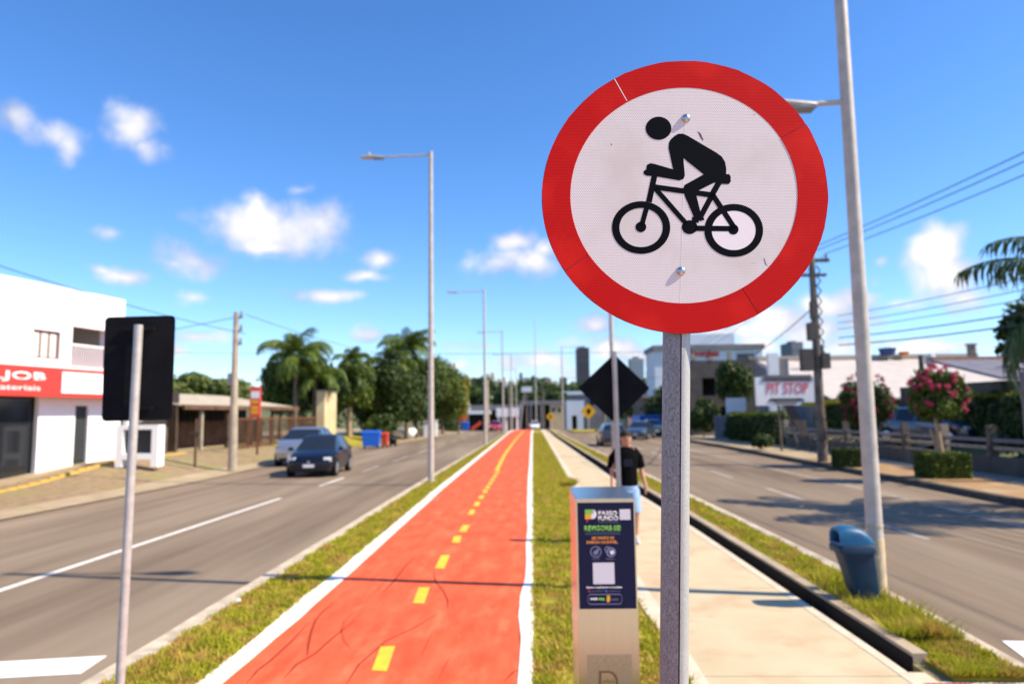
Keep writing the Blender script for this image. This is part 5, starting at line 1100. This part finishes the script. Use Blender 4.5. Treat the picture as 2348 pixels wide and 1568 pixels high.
# hedge rows behind the wall
def hedge_row(label, loc_, L_, dp, h, n, m, rz, seed, top='leaf_yellow'):
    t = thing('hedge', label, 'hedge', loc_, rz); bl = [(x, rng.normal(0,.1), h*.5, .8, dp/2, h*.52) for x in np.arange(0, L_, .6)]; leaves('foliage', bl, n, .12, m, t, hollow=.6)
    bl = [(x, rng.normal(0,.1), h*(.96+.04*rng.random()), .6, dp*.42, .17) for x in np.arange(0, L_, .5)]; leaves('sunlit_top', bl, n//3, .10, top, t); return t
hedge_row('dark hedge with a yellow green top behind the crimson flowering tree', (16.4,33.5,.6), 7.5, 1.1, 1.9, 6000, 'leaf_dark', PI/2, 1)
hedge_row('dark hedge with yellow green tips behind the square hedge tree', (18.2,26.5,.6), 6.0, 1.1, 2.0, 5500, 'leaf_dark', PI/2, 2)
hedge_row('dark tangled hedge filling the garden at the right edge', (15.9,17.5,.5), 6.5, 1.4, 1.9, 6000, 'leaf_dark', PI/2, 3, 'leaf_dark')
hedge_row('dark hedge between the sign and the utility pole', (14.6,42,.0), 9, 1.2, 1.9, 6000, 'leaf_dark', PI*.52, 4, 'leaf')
# warehouse with pale sheet roof: faces the camera
def YP(px, py, Y): return PY(px, py, Y)
Ye, Yr = 41., 54.; eL, eR = YP(1735,908,Ye), YP(2130,898,Ye); rL, rR = YP(1735,830,Yr), YP(2240,817,Yr)
ze = 2.75; zr = (rL.z+rR.z)/2; xL, xR = 17.1, 33.5
wh = thing('warehouse', 'long warehouse with a pale grey corrugated roof behind the right pavement', 'building', (xL,Ye,0))
LW = xR-xL; nP = 22
for k in range(nP):
    a, b = k*LW/nP, (k+1)*LW/nP-.012; mb = MB()
    mb.add([(a,0,ze),(b,0,ze),(b+.0,Yr-Ye,zr),(a,Yr-Ye,zr),(a,0,ze-.06),(b,0,ze-.06),(b,Yr-Ye,zr-.06),(a,Yr-Ye,zr-.06)], [(0,1,2,3),(7,6,5,4),(0,4,5,1),(1,5,6,2),(2,6,7,3),(3,7,4,0)])
    for j in range(1,4):
        xx_ = a+(b-a)*j/4; mb.add([(xx_-.05,0,ze+.001),(xx_+.05,0,ze+.001),(xx_,0,ze+.018),(xx_-.05,Yr-Ye,zr+.001),(xx_+.05,Yr-Ye,zr+.001),(xx_,Yr-Ye,zr+.018)], [(0,2,5,3),(2,1,4,5),(0,1,2)])
    mb.build('roof_panel', 'metal_roof', wh)
MB().box((-.1,Yr-Ye-.2,zr+.02),(LW+.1,Yr-Ye+.3,zr+.32)).build('ridge_cap', 'roof_ridge', wh)
MB().box((-.05,.5,0),(LW,.7,ze-.1)).build('front_wall', 'conc_dark', wh)
MB().add([(0,.7,0),(0,Yr-Ye,0),(0,Yr-Ye,zr-.07),(0,.7,ze-.05),(-.2,.7,0),(-.2,Yr-Ye,0),(-.2,Yr-Ye,zr-.07),(-.2,.7,ze-.05)], [(0,1,2,3),(7,6,5,4),(0,3,7,4),(3,2,6,7)]).build('gable_wall', 'conc_mid', wh)
def on_roof(px, py, Y): p = PY(px, py, Y); return p
for (nm, lb, px0, px1, py0, py1, m, cat) in (('water_tank','dark blue water tank on the warehouse ridge',2017,2053,797,823,'blue_tank','tank'),('water_tank','small orange tank beside the blue tank on the ridge',2062,2084,806,828,'orange_tank','tank')):
    a, b = PY(px0,py1,53.5), PY(px1,py0,53.5); r_ = (b.x-a.x)/2; t = thing(nm, lb, cat, ((a.x+b.x)/2,53.5,zr+.25)); hh = b.z-zr-.25
    MB().tube([(0,0,0),(0,0,hh*.85)], [r_*.8,r_], 16).build('tank', m, t, smooth=True); MB().tube([(0,0,hh*.85),(0,0,hh*.92),(0,0,hh)], [r_*1.05,r_*1.05,r_*.5], 16).build('lid', m, t, smooth=True)
dz2 = thing('satellite_dish', 'white satellite dish on a dark mast above the pink flowering tree', 'satellite dish', (PY(2112,830,36).x,36,0)); zd = PY(2128,825,36).z
MB().tube([(0,0,0),(0,0,zd+.25)], .12, 8).build('mast', 'conc_dark', dz2); 
dish = []; 
for k in range(5): a = k/4; dish.append([(.36+.30*a*math.cos(2*PI*j/20), -.28+.1*a*a-.12*a*math.sin(2*PI*j/20), zd+.32*a*math.sin(2*PI*j/20)) for j in range(20)])
loft(dish[1:], False, False).build('dish', 'sign_white', dz2, smooth=True, ang=80); MB().tube([(.36,-.28,zd),(.1,0,zd)], .03, 6).build('bracket', 'conc_mid', dz2)
for (px, lb) in ((2228,'dark short chimney post on the warehouse roof near the slate roof'),(1880,'small dark vent on the far ridge of the warehouse')):
    p = PY(px,812,50); t = thing('roof_vent', lb, 'vent', (p.x,50,zr-.7)); MB().box((-.2,-.2,0),(.2,.2,1.3)).build('shaft', 'conc_dark', t); MB().box((-.28,-.28,1.3),(.28,.28,1.42)).build('cap', 'conc_mid', t)
# house at the right edge with slate roof
hs_ = thing('house', 'low house with bluish slate roofs at the right edge', 'house', (18.5,27.5,.5))
z_e, z_r = 2.75, 3.75; MB().box((-.3,.4,0),(14,8,z_e-.1)).build('wall', 'conc_dark', hs_)
for k in range(16):
    a, b = -.8+k*.95, -.8+(k+1)*.95-.03; MB().add([(a,-.4,z_e),(b,-.4,z_e),(b,4.2,z_r),(a,4.2,z_r),(a,-.4,z_e-.1),(b,-.4,z_e-.1),(b,4.2,z_r-.1),(a,4.2,z_r-.1)], [(0,1,2,3),(7,6,5,4),(0,4,5,1),(1,5,6,2),(2,6,7,3),(3,7,4,0)]).build('roof_panel', 'roof_slate', hs_)
MB().box((-.8,4.1,z_r-.02),(14.4,4.5,z_r+.12)).build('ridge', 'roof_tile', hs_); MB().box((1.4,1.6,z_r-.7),(1.7,1.9,z_r+.35)).build('chimney', 'conc_dark', hs_)
h2 = thing('porch', 'dark porch with a slate roof and a thick pillar beside the right pavement', 'porch', (15.7,21.8,.4))
MB().box((0,0,0),(.5,.5,2.5)).build('pillar', 'conc_dark', h2)
for k in range(8): MB().add([(.6+k*.8,-.6,2.35),(1.38+k*.8,-.6,2.35),(1.38+k*.8,2.8,3.2),(.6+k*.8,2.8,3.2),(.6+k*.8,-.6,2.25),(1.38+k*.8,-.6,2.25),(1.38+k*.8,2.8,3.1),(.6+k*.8,2.8,3.1)], [(0,1,2,3),(7,6,5,4),(0,4,5,1),(1,5,6,2),(2,6,7,3),(3,7,4,0)]).build('roof_panel', 'roof_slate', h2)
MB().box((.6,2.0,-.3),(7,2.2,2.8)).build('back_wall', 'dark_interior', h2); MB().box((1.6,.4,1.1),(2.3,.46,1.45)).build('notice', mat('pink_notice', (.5,.26,.22), .7), h2)
tree('conifer', 'dark spiky conifer behind the right hand roofs', (23.5,33,.6), 1.6, 2.1, 4.9, 4500, 'leaf_dark', .22, .15)
# near palm, mostly outside the frame
palm('near palm whose long fronds hang in from the right edge', (12.35,14.6,.03), 3.75, 3.7, 26, 'palm_dark', .2, seed=57, ll=.75)
# right utility pole
pbR, ptR = PY(1887,1060,28.7), PY(1860,582,28.7)
ur = thing('utility_pole', 'dark leaning utility pole with a transformer bracket on the right roadside', 'utility pole', (pbR.x,28.7,0)); dxr = ptR.x-pbR.x; hr = ptR.z
MB().tube([(0,0,-.1),(dxr*.45,0,hr*.45),(dxr,0,hr)], [.21,.17,.12], 10).build('shaft', 'conc_pole_dark', ur, smooth=True)
MB().box((dxr-.7,-.08,hr-.35),(dxr+.7,.08,hr-.22)).build('crossarm', 'conc_pole_dark', ur); MB().box((dxr-.45,-.08,hr-.95),(dxr+.55,.08,hr-.84)).build('crossarm', 'conc_pole_dark', ur)
for x in (-.6,-.15,.6): insul((dxr+x,0,hr-.22), ur)
for (px, py0, py1, w_) in ((1852,800,850,.22),(1893,810,845,.16),(1868,690,730,.10),(1862,740,780,.12)):
    a, b = PY(px,py1,28.6), PY(px,py0,28.6); MB().box((a.x-pbR.x-w_,-.25,a.z),(a.x-pbR.x+w_,.15,b.z)).build('equipment_box', 'conc_dark', ur)
mb = MB()
for k in range(9):
    z = 4.2+k*.42; mb.tube([(dxr*z/hr+.12,-.1,z),(dxr*z/hr+.26,-.15,z+.2),(dxr*z/hr+.13,-.1,z+.42)], .03, 5)
mb.build('cable_loops', 'wire', ur)
UR = Vector((ptR.x, 28.7, hr)); XN = 13.3
for k, (x, lb) in enumerate(((-.6,'highest left cable running from the right utility pole towards us'),(-.15,'middle of the three top cables on the right utility pole'),(.6,'rightmost top cable on the right utility pole'))):
    wire('overhead_cable', lb, [UR+Vector((x,0,0)), (XN+x*1.2,-6,hr-.1)], .5, .016)
    wire('overhead_cable', ['left','middle','right'][k]+' top cable continuing away from the right utility pole', [UR+Vector((x,0,0)), (14.5+x,66,hr-1)], .5, .014)
for k, (z, r_, lb) in enumerate(((5.9,.012,'thin upper telephone cable on the right utility pole'),(5.6,.012,'second telephone cable from the top on the right pole'),(5.35,.012,'third telephone cable from the top on the right pole'),(5.0,.02,'thick telephone cable bundle above the lowest one'),(4.7,.022,'lowest thick telephone cable over the warehouse roof'))):
    wire('overhead_cable', lb, [(UR.x+.9,28.7,z), (XN+.3,-4,z+.05)], .55, r_)
wire('overhead_cable', 'slack cable from the right pole down to the pale building', [UR+Vector((0,0,-2.2)), (24,84,8)], .5, .03)
# PIT STOP sign
Yq = 36.; k_ = Yq/1600; c0 = PY(1801,896,Yq); ps = thing('shop_sign', 'white PIT STOP sign with red letters on slanted dark legs', 'sign', (c0.x,Yq,0)); zt_ = PY(1801,864,Yq).z; zb_ = PY(1801,929,Yq).z; hwq = 67*k_
bdq = MB().box((-hwq,-.09,zb_),(hwq,.09,zt_)).build('board', 'sign_white', ps)
for k in range(13): x = -hwq+.45+k*(2*hwq-.75)/12; MB().prism([(x-.16,-.12,zt_-.22),(x+.16,-.12,zt_-.22),(x+.11,-.12,zt_+.03),(x+.02,-.12,zt_+.12),(x-.1,-.12,zt_+.02)], (0,.2,0)).build('stone', 'conc_mid', bdq)
text_on('lettering', 'PIT STOP', 'sign_text_red', bdq, (.08,-.092,zb_+.60*(zt_-zb_)), X_, Z_, h=24*k_, wd=92*k_, thick=.02, bold=.0)
MB().prism([(-.95,-.095,zb_+.22),(-.8,-.095,zb_+.36),(.75,-.095,zb_+.36),(.95,-.095,zb_+.22),(.6,-.095,zb_+.2),(.45,-.095,zb_+.08),(-.5,-.095,zb_+.08),(-.65,-.095,zb_+.2)], (0,-.02,0)).build('car_silhouette', 'conc_dark', bdq)
MB().prism([(-.5,-.116,zb_+.10),(.45,-.116,zb_+.10),(.55,-.116,zb_+.24),(-.55,-.116,zb_+.24)], (0,-.02,0)).build('car_outline', 'conc_mid', bdq); MB().box((.75,-.1,zb_-.06),(hwq,-.05,zb_+.14)).build('corner_strip', 'leaf_yellow', bdq)
MB().obox((.75,.1,zb_*.5),(.22,0,0),(.68,0,-zb_*.56),(0,.08,0)).build('leg', 'conc_dark', ps); MB().tube([(-.35,.1,zb_),(-.3,.1,0)], .07, 8).build('leg', 'conc_pole_dark', ps); MB().tube([(0,.1,zb_),(.6,.1,0)], .06, 8).build('leg', 'conc_pole_dark', ps)
p = PY(1774,862,44); t = thing('pillar', 'white slab pillar rising behind the red lettered sign', 'pillar', (p.x,44,0)); MB().box((-.34,-.2,0),(.30,.2,PY(1774,810,44).z)).build('slab', 'wall_white', t); MB().box((.45,0,0),(.95,.25,PY(1774,822,44).z)).build('slab', 'conc_mid', t)
# grey yard wall with a blank white board, plants
t = thing('yard_wall', 'grey yard wall with a pale end post beside the turning', 'wall', (PY(1640,1000,54).x,54,0)); MB().box((0,0,0),(2.2,.2,1.75)).build('panel', 'conc_mid', t); MB().box((2.25,-.1,0),(2.5,.3,1.9)).build('end_post', 'wall_white', t)
t = thing('notice_board', 'blank white board standing above the grey yard wall', 'board', (PY(1690,950,54.4).x,54.5,0)); MB().box((-.78,-.04,PY(1690,950,54.5).z),(.75,.04,PY(1690,912,54.5).z)).build('board', 'sign_white', t)
for x in (-.6,.6): MB().tube([(x,.1,0),(x,.1,3.1)], .05, 6).build('post', 'conc_mid', t)
tree('bush', 'dark bush left of the grey yard wall', (13.3,56,0), 1.15, 1.6, 1.7, 3500, 'leaf_dark', .15, .06, cat='bush', nl=6)
tree('bush', 'low dark planting along the foot of the yard wall', (15.1,53,0), 1.1, .5, .45, 1500, 'leaf_dark', .12, .04, cat='bush', nl=6)
tree('bush', 'small bush at the foot of the red lettered sign', (11.9,37.5,0), .55, .5, .5, 1200, 'leaf_dark', .1, .03, cat='bush', nl=5)
tree('bush', 'tall dark creeper mass on the unfinished concrete building', (17.4,60,1.2), 1.9, 2.1, 3.3, 6500, 'leaf_dark', .2, .06, cat='bush', nl=7)
# dark unfinished concrete building
t = thing('concrete_building', 'dark unfinished concrete building behind the yard wall', 'building', (PY(1592,1000,64).x,64,-.1)); q = MB(); wall(q, (0,0,0), X_, Z_, NF, 8.5, 6.6, [(.9,2.1,3.6,5.2),(3.2,4.4,3.6,5.2),(1.0,3.0,.1,2.6)], .3); q.box((0,0,6.6),(8.5,9,6.8)); q.box((0,.3-.3,0),(-.25,9,6.6)); q.build('wall', 'conc_dark', t)
MB().box((.1,2,0),(8.4,2.1,6.5)).build('inner_wall', 'dark_interior', t)
for k, (x, h_) in enumerate(((.0,7.4),(1.6,7.1),(3.3,7.5),(5.2,7.2))): MB().box((x,-.05,6.8),(x+.35,.3,h_)).build('stub_column', 'conc_pole', t)
# pale industrial building
Yi = 118.; kI = Yi/1600; a, b = PY(1505,950,Yi), PY(1755,950,Yi); t = thing('industrial_building', 'large pale blue grey industrial building with red lettering', 'building', (a.x,Yi,-1)); LB = b.x-a.x; z1_ = PY(1700,796,Yi).z+1; z2_ = PY(1650,762,Yi).z+1
MB().box((0,0,0),(LB,9,z1_)).build('main_block', 'pale_building', t); MB().box((LB*.28,2,z1_),(LB*.78,8,z2_)).build('upper_block', 'pale_building', t); MB().box((-.3,-.5,z1_-.3),(LB+.3,9.3,z1_+.5)).build('parapet', 'conc_mid', t)
xs = PY(1612,802,Yi).x-a.x; text_on('lettering', 'Decorglass', 'sign_text_red', t, (xs,-.1,PY(1612,801,Yi).z+1-.8), X_, Z_, h=1.5, wd=5.2, thick=.1, bold=.03)
window_part(t, (0,-.15,0), X_, Z_, NF, PY(1690,820,Yi).x-a.x, PY(1728,820,Yi).x-a.x, PY(1700,830,Yi).z+1, PY(1700,811,Yi).z+1, 4, 'wood_brown', 'glass_dark', -.02, .15)
for k in range(7): MB().box((LB*(.12+.12*k),-.12,z1_-3.6),(LB*(.12+.12*k)+1.2,-.02,z1_-2.6)).build('vent_panel', 'conc_mid', t)
# roadside shops further on the right
t = thing('roadside_shop', 'dark shop with a yellow awning beyond the parked cars', 'shop', (PY(1478,1000,84).x,84,zc(84)-.1)); MB().box((0,0,0),(13,9,3.9)).build('wall', 'conc_dark', t); MB().obox((2.2,-.8,3.2),(2.0,0,0),(0,.85,.25),(0,-.02,.05)).build('awning', 'awning_yellow', t); MB().box((5,-.15,.2),(9,-.05,2.5)).build('shutter', 'tower_blue', t); MB().box((-.2,-.2,3.9),(13.2,9.2,4.2)).build('roof', 'conc_mid', t)
t = thing('freight_container', 'blue freight container standing by the right road', 'container', (PY(1500,990,72).x-.3,72,0)); c_ = MB().box((-1.1,0,.05),(1.5,6,1.75)).build('shell', 'plastic_blue', t)
for k in range(8): MB().box((-1.0+k*.3,-.05,.15),(-.86+k*.3,-.002,1.65)).build('rib', 'blue_dark', t)
tree('street_tree', 'round dark tree between the container and the concrete building', (14.4,78,-.1), 2.2, 2.4, 3.4, 4500, 'leaf_dark', .22, .15)
tree('street_tree', 'dark tree in the middle distance right of the black diamond sign', (12.8,100,-.2), 2.6, 2.6, 3.6, 4500, 'leaf_dark', .25, .15)
# yellow warning signs
for (px, py, Yw, sz, lb) in ((1349,943,82,18,'yellow diamond warning sign, larger of the two far ones'),(1262,955,104,10,'smaller yellow diamond warning sign at the end of the grass')):
    c = PY(px,py,Yw); t = thing('warning_sign', lb, 'road sign', (c.x,Yw,zc(Yw)), 0, 'yellow warning signs'); r_ = sz*Yw/1600; zz_ = c.z-zc(Yw)
    MB().tube([(0,.05,0),(0,.05,zz_+r_*.8)], .05, 8).build('post', 'galv_dull', t); pl = MB().prism([(0,0,zz_+r_),(r_,0,zz_),(0,0,zz_-r_),(-r_,0,zz_)], (0,.02,0)).build('plate', 'yellow_sign', t)
    MB().prism([(-r_*.12,-.012,zz_-r_*.4),(r_*.15,-.012,zz_-r_*.3),(r_*.35,-.012,zz_+.05),(r_*.1,-.012,zz_+r_*.45),(-r_*.2,-.012,zz_+r_*.2)], (0,.01,0)).build('symbol', 'ink_black', pl)
# ------------------------------------------------------------------ FAR centre
t = thing('station_canopy', 'wide flat fuel station canopy beyond the crest on the left', 'canopy', (-17.5,168,zc(168))); zz_ = PY(1120,928,168).z-zc(168); z2_ = PY(1120,940,168).z-zc(168)
MB().box((0,0,z2_),(14,12,zz_)).build('roof_slab', 'conc_mid', t); MB().box((.3,11.5,0),(13.5,11.8,z2_)).build('back_wall', 'dark_interior', t); MB().box((0,-.3,z2_-.9),(7,-.02,z2_-.1)).build('fascia', 'sign_white', t)
for x in (1,5,9,13): MB().box((x,1,0),(x+.4,1.4,z2_)).build('column', 'conc_mid', t)
t = thing('white_hoarding', 'plain white irregular hoarding at the edge of the grove', 'hoarding', (PY(1066,935,118).x,118,zc(118))); c = PY(1066,935,118); zz_ = c.z-zc(118); kk = 118/1600
MB().prism([(-13*kk,0,zz_+14*kk),(9*kk,0,zz_+15*kk),(14*kk,0,zz_-4*kk),(6*kk,0,zz_-15*kk),(-8*kk,0,zz_-15*kk)], (0,.2,0)).build('board', 'sign_white', t); MB().tube([(0,.3,0),(0,.3,zz_)], .12, 8).build('post', 'conc_mid', t)
t = thing('white_fascia_sign', 'long bright white sign board on two posts beyond the crest', 'sign', (PY(1165,945,150).x,150,zc(150))); c = PY(1165,945,150); zz_ = c.z-zc(150); kk = 150/1600; MB().box((-27*kk,-.1,zz_-10*kk),(25*kk,.1,zz_+10*kk)).build('board', 'sign_white', t)
for x in (-22,-5,20): MB().tube([(x*kk,.2,0),(x*kk,.2,zz_)], .2, 8).build('post', 'wall_white', t)
t = thing('utility_pole', 'beige concrete pole standing close behind the second left lamp', 'utility pole', (PY(1117,950,140).x,140,zc(140))); MB().tube([(0,0,0),(0,0,PY(1117,872,140).z-zc(140))], [.42,.3], 10).build('shaft', 'conc_pole', t, smooth=True); MB().box((-1,-.1,10.5),(1,.1,10.7)).build('crossarm', 'conc_pole_dark', t)
t = thing('low_hall', 'dark open hall with grey columns at the end of the avenue', 'building', (PY(1192,950,205).x,205,zc(205)-.5)); zz_ = PY(1240,918,205).z-zc(205)+.5; LB = 15.5; MB().box((0,0,zz_-1.2),(LB,14,zz_)).build('roof_slab', 'conc_mid', t); MB().box((.2,8,0),(LB-.2,8.3,zz_-1.2)).build('back_wall', 'dark_interior', t)
for k in range(6): MB().box((k*3,0,0),(k*3+.5,.5,zz_-1.2)).build('column', 'conc_mid', t)
t = thing('low_building', 'pale low building with dark doorways beyond the grass', 'building', (PY(1300,950,170).x,170,zc(170)-.3)); zz_ = PY(1320,918,170).z-zc(170)+.3; q = MB(); wall(q, (0,0,0), X_, Z_, NF, 9, zz_, [(1.2,2.4,.1,4.5),(4,6.2,.1,4.2)], .3); q.box((0,.3,0),(.3,9,zz_)); q.box((0,.3,zz_-.3),(9,9,zz_)); q.build('wall', 'pale_building', t); MB().box((.3,3,0),(8.8,3.2,zz_-.4)).build('inner_wall', 'dark_interior', t)
t = thing('low_building', 'white roofed building left of the black diamond sign', 'building', (PY(1292,950,240).x,240,-6)); MB().box((0,0,0),(12,10,PY(1310,905,240).z+6)).build('wall', 'conc_mid', t); MB().box((-.5,-.5,PY(1310,905,240).z+6),(12.5,10.5,PY(1310,897,240).z+6)).build('roof', 'pale_building', t)
t = thing('barrier_board', 'slanted red board lying by the roadside before the hoarding', 'barrier', (PY(1092,978,108).x,108,zc(108))); MB().obox((0,0,.7),(.75,0,.55),(-.15,.0,.2),(0,.08,0)).build('board', 'plastic_red', t)
dumpster('dumpster', 'far blue bin beside the slanted red board', (PY(1066,985,108).x,108,zc(108)-.05), 1.3, .9, 1.4, 'plastic_blue', 0)
t = thing('flag_post', 'tall white leaning pylon sign beyond the crest', 'pylon', (PY(1188,950,160).x,160,zc(160))); MB().tube([(0,0,0),(1.6,0,9.5)], [.3,.2], 8).build('pole', 'conc_mid', t); MB().box((.9,-.2,9.2),(3.2,.2,10.4)).build('panel', 'pale_building', t)
for k, (pa, pb__, pt__, Y_, m_, lb) in enumerate(((1196,1222,925,230,'conc_mid','grey flat building far behind the white car'),(1226,1262,912,235,'conc_dark','dark flat building far above the end of the path'),(1262,1290,926,190,'wall_cream','small cream building beyond the smaller warning sign'),
     (1346,1392,905,150,'conc_mid','grey building hidden partly by the black diamond sign'),(1392,1436,918,125,'wall_cream','low cream shop right behind the black diamond sign'),(1440,1478,893,140,'tower_brick','brick coloured shop right of the black diamond sign'),(1478,1516,880,160,'conc_mid','grey shop against the round sign post'),
     (1040,1082,940,190,'conc_dark','dark low building left of the fuel canopy'),(1140,1180,908,240,'tower_cream','cream house above the fuel canopy'),(1096,1126,905,235,'pale_building','pale house above the left of the fuel canopy'))):
    a, b = PY(pa, 950, Y_), PY(pb__, 950, Y_); z0_ = zc(Y_)-1 if Y_ < 200 else zc(Y_)-3; zz_ = PY(pa, pt__, Y_).z-z0_; wd_ = b.x-a.x; t = thing('distant_building', lb, 'building', (a.x,Y_,z0_))
    MB().box((0,0,0),(wd_,8,zz_-.3)).build('wall', m_, t); MB().box((-.2,-.3,zz_-.3),(wd_+.2,8.3,zz_)).build('roof', 'conc_dark' if k % 2 else 'roof_tile', t)
    nw = max(2, int(wd_/1.6))
    for j in range(nw):
        x = (j+.3)*wd_/nw; MB().box((x,-.06,zz_-2.2),(x+wd_/nw*.45,-.01,zz_-1.0)).build('window', 'glass_dark', t)
for k, (px, pt__, Y_, lb) in enumerate(((1208,905,150,'dark utility pole just left of the white car'),(1246,890,135,'utility pole between the white car and the small warning sign'),(1385,850,110,'utility pole rising behind the black diamond sign'),(1072,880,125,'utility pole in front of the white hoarding'),(1168,872,135,'utility pole above the long white sign board'))):
    a = PY(px, 950, Y_); t = thing('utility_pole', lb, 'utility pole', (a.x,Y_,zc(Y_))); hh = PY(px,pt__,Y_).z-zc(Y_); MB().tube([(0,0,0),(0,0,hh)], [.2,.13], 8).build('shaft', 'conc_pole_dark', t, smooth=True); MB().box((-.9,-.08,hh-.5),(.9,.08,hh-.35)).build('crossarm', 'conc_pole_dark', t)
# wooded hillside (reads as one mass) and scattered nearer crowns
bl = []
for i in range(150):
    yy = 380+rng.random()*330; px = 1030+rng.random()*900; x = (px-1225)/1600*yy; r_ = 8+6*rng.random(); bl.append((x, yy, ground_z(x,yy)+r_*.55, r_*1.2, r_, r_*.85))
for i in range(110):
    yy = 380+rng.random()*500; x = (rng.random()*2-1)*yy*1.3; r_ = 9+7*rng.random(); bl.append((x, yy, ground_z(x,yy)+r_*.5, r_*1.3, r_, r_*.8))
for px in range(1060, 1330, 9):
    yy = 520+rng.random()*60; x = (px-1225)/1600*yy; tp_ = PY(px, 878+10*math.sin(px*.05)+6*rng.random(), yy).z; r_ = 9; bl.append((x, yy, tp_-r_*.8, r_*1.1, r_, r_))
    bl.append((x, yy-20, tp_-r_*1.9, r_*1.2, r_, r_*1.2)); bl.append((x+3, yy-40, tp_-r_*3, r_*1.2, r_, r_*1.2))
tag(leaves('woods', bl, 60000, 2.0, 'leaf_dark', hollow=.7), 'dark wooded hillside below the distant skyline', 'woods', None, 'stuff')
for (px, y_, r_, lb) in ((1275,210,4,'dark roadside tree left of the black diamond sign'),(1205,230,4.5,'dark tree above the end of the cycle path'),(1160,215,4,'dark tree above the long white sign'),(1095,200,4,'dark tree above the station canopy')):
    x = (px-1225)/1600*y_; tree('street_tree', lb, (x,y_,zc(y_)-.3), r_*1.1, r_*.9, PY(px,915,y_).z-zc(y_), 3500, 'leaf_dark', .5, .3)
# skyline
def tower(px0, px1, py, Y, m, lb, base=-8, dp=18, fl=0, step=0):
    a, b = PY(px0, py, Y), PY(px1, py, Y); t = thing('tower_block', lb, 'tower', ((a.x+b.x)/2,Y,ground_z(0,Y)-2), rng.normal(0,.05), 'distant skyline towers'); z_ = a.z-(ground_z(0,Y)-2); w_ = (b.x-a.x)/2
    MB().box((-w_,0,0),(w_,dp,z_)).build('walls', m, t); MB().box((-w_*.45,dp*.3,z_),(w_*.4,dp*.7,z_+w_*.35)).build('roof_plant', 'conc_mid', t)
    nf = int(z_/3.4); q = MB()
    for k in range(3, nf):
        for j in (-.62,-.1,.42): q.box((w_*j,-.12,k*3.4),(w_*j+w_*.26,-.02,k*3.4+1.7))
    tag(q.build('windows', 'glass_pale' if m != 'tower_dark' else 'conc_dark', t), kind='stuff'); return t
for q in ((1324,1351,797,720,'tower_dark','tall dark tower, highest on the skyline'),(1446,1476,822,900,'tower_grey','pale grey tower between the diamond sign and the sign post'),(1815,1841,784,420,'conc_mid','grey tower block behind the right hand warehouse'),
          (1082,1093,868,1150,'tower_grey','grey block at the left end of the skyline'),(1096,1106,866,1150,'tower_white','white block second from the left on the skyline'),(1112,1122,858,1200,'tower_white','narrow white tower right of the second lamp'),(1123,1134,855,1180,'tower_cream','cream tower, brightest in the left skyline group'),
          (1137,1146,872,1250,'tower_cream','low cream block beside the bright cream tower'),(1150,1160,866,1250,'tower_white','white tower in the middle of the left skyline group'),(1166,1180,874,1250,'tower_white','wide low white block on the skyline'),(1190,1198,855,1200,'tower_grey','slim grey tower above the end of the cycle path'),
          (1201,1215,868,1150,'tower_white','broad white block just right of the slim grey tower'),(1219,1228,862,1200,'tower_blue','small blue glass tower on the skyline'),(1243,1264,868,1250,'tower_brick','brick coloured block over the wooded hill'),(1266,1280,874,1250,'tower_cream','low cream building beside the brick block'),
          (1283,1300,866,1000,'tower_dark','dark block left of the tall dark tower'),(1480,1500,868,1100,'tower_cream','cream block right of the pale grey tower'),(1060,1078,880,1250,'tower_white','low white block nearest the grove'),(1305,1320,878,1250,'tower_white','white block beside the tall dark tower')): tower(*q)
rk = random.Random(5); nth = ['leftmost','second','third','fourth','fifth','sixth','seventh','eighth','ninth','tenth','eleventh','twelfth']
for k in range(12):
    px = 1066+k*19+rk.uniform(-5,5); wpx = rk.uniform(7,13); m_ = rk.choice(['tower_white','tower_cream','tower_grey','tower_white','tower_brick'])
    tower(px, px+wpx, rk.uniform(868,884), 1400+rk.uniform(0,200), m_, nth[k]+' small faint block of the rear skyline row counted from the grove')
for k, (px, w_, py, m_) in enumerate(((1484,11,850,'tower_white'),(1497,10,858,'tower_grey'),(1428,14,868,'tower_white'),(1380,12,866,'tower_cream'))):
    tower(px, px+w_, py, 1300, m_, ['tall white block nearest the round sign post','grey block against the round sign post','white block behind the upper right edge of the diamond','cream block behind the upper left edge of the diamond'][k])
# litter on the verge
for (px, py, lb) in ((546,1382,'small white scrap of litter on the left grass verge'),):
    g = G(px,py); t = MB().box((g.x-.025,g.y-.03,.02),(g.x+.025,g.y+.02,.05),(.01,.01)).build('litter_scrap', 'litter_white'); tag(t, lb, 'litter')
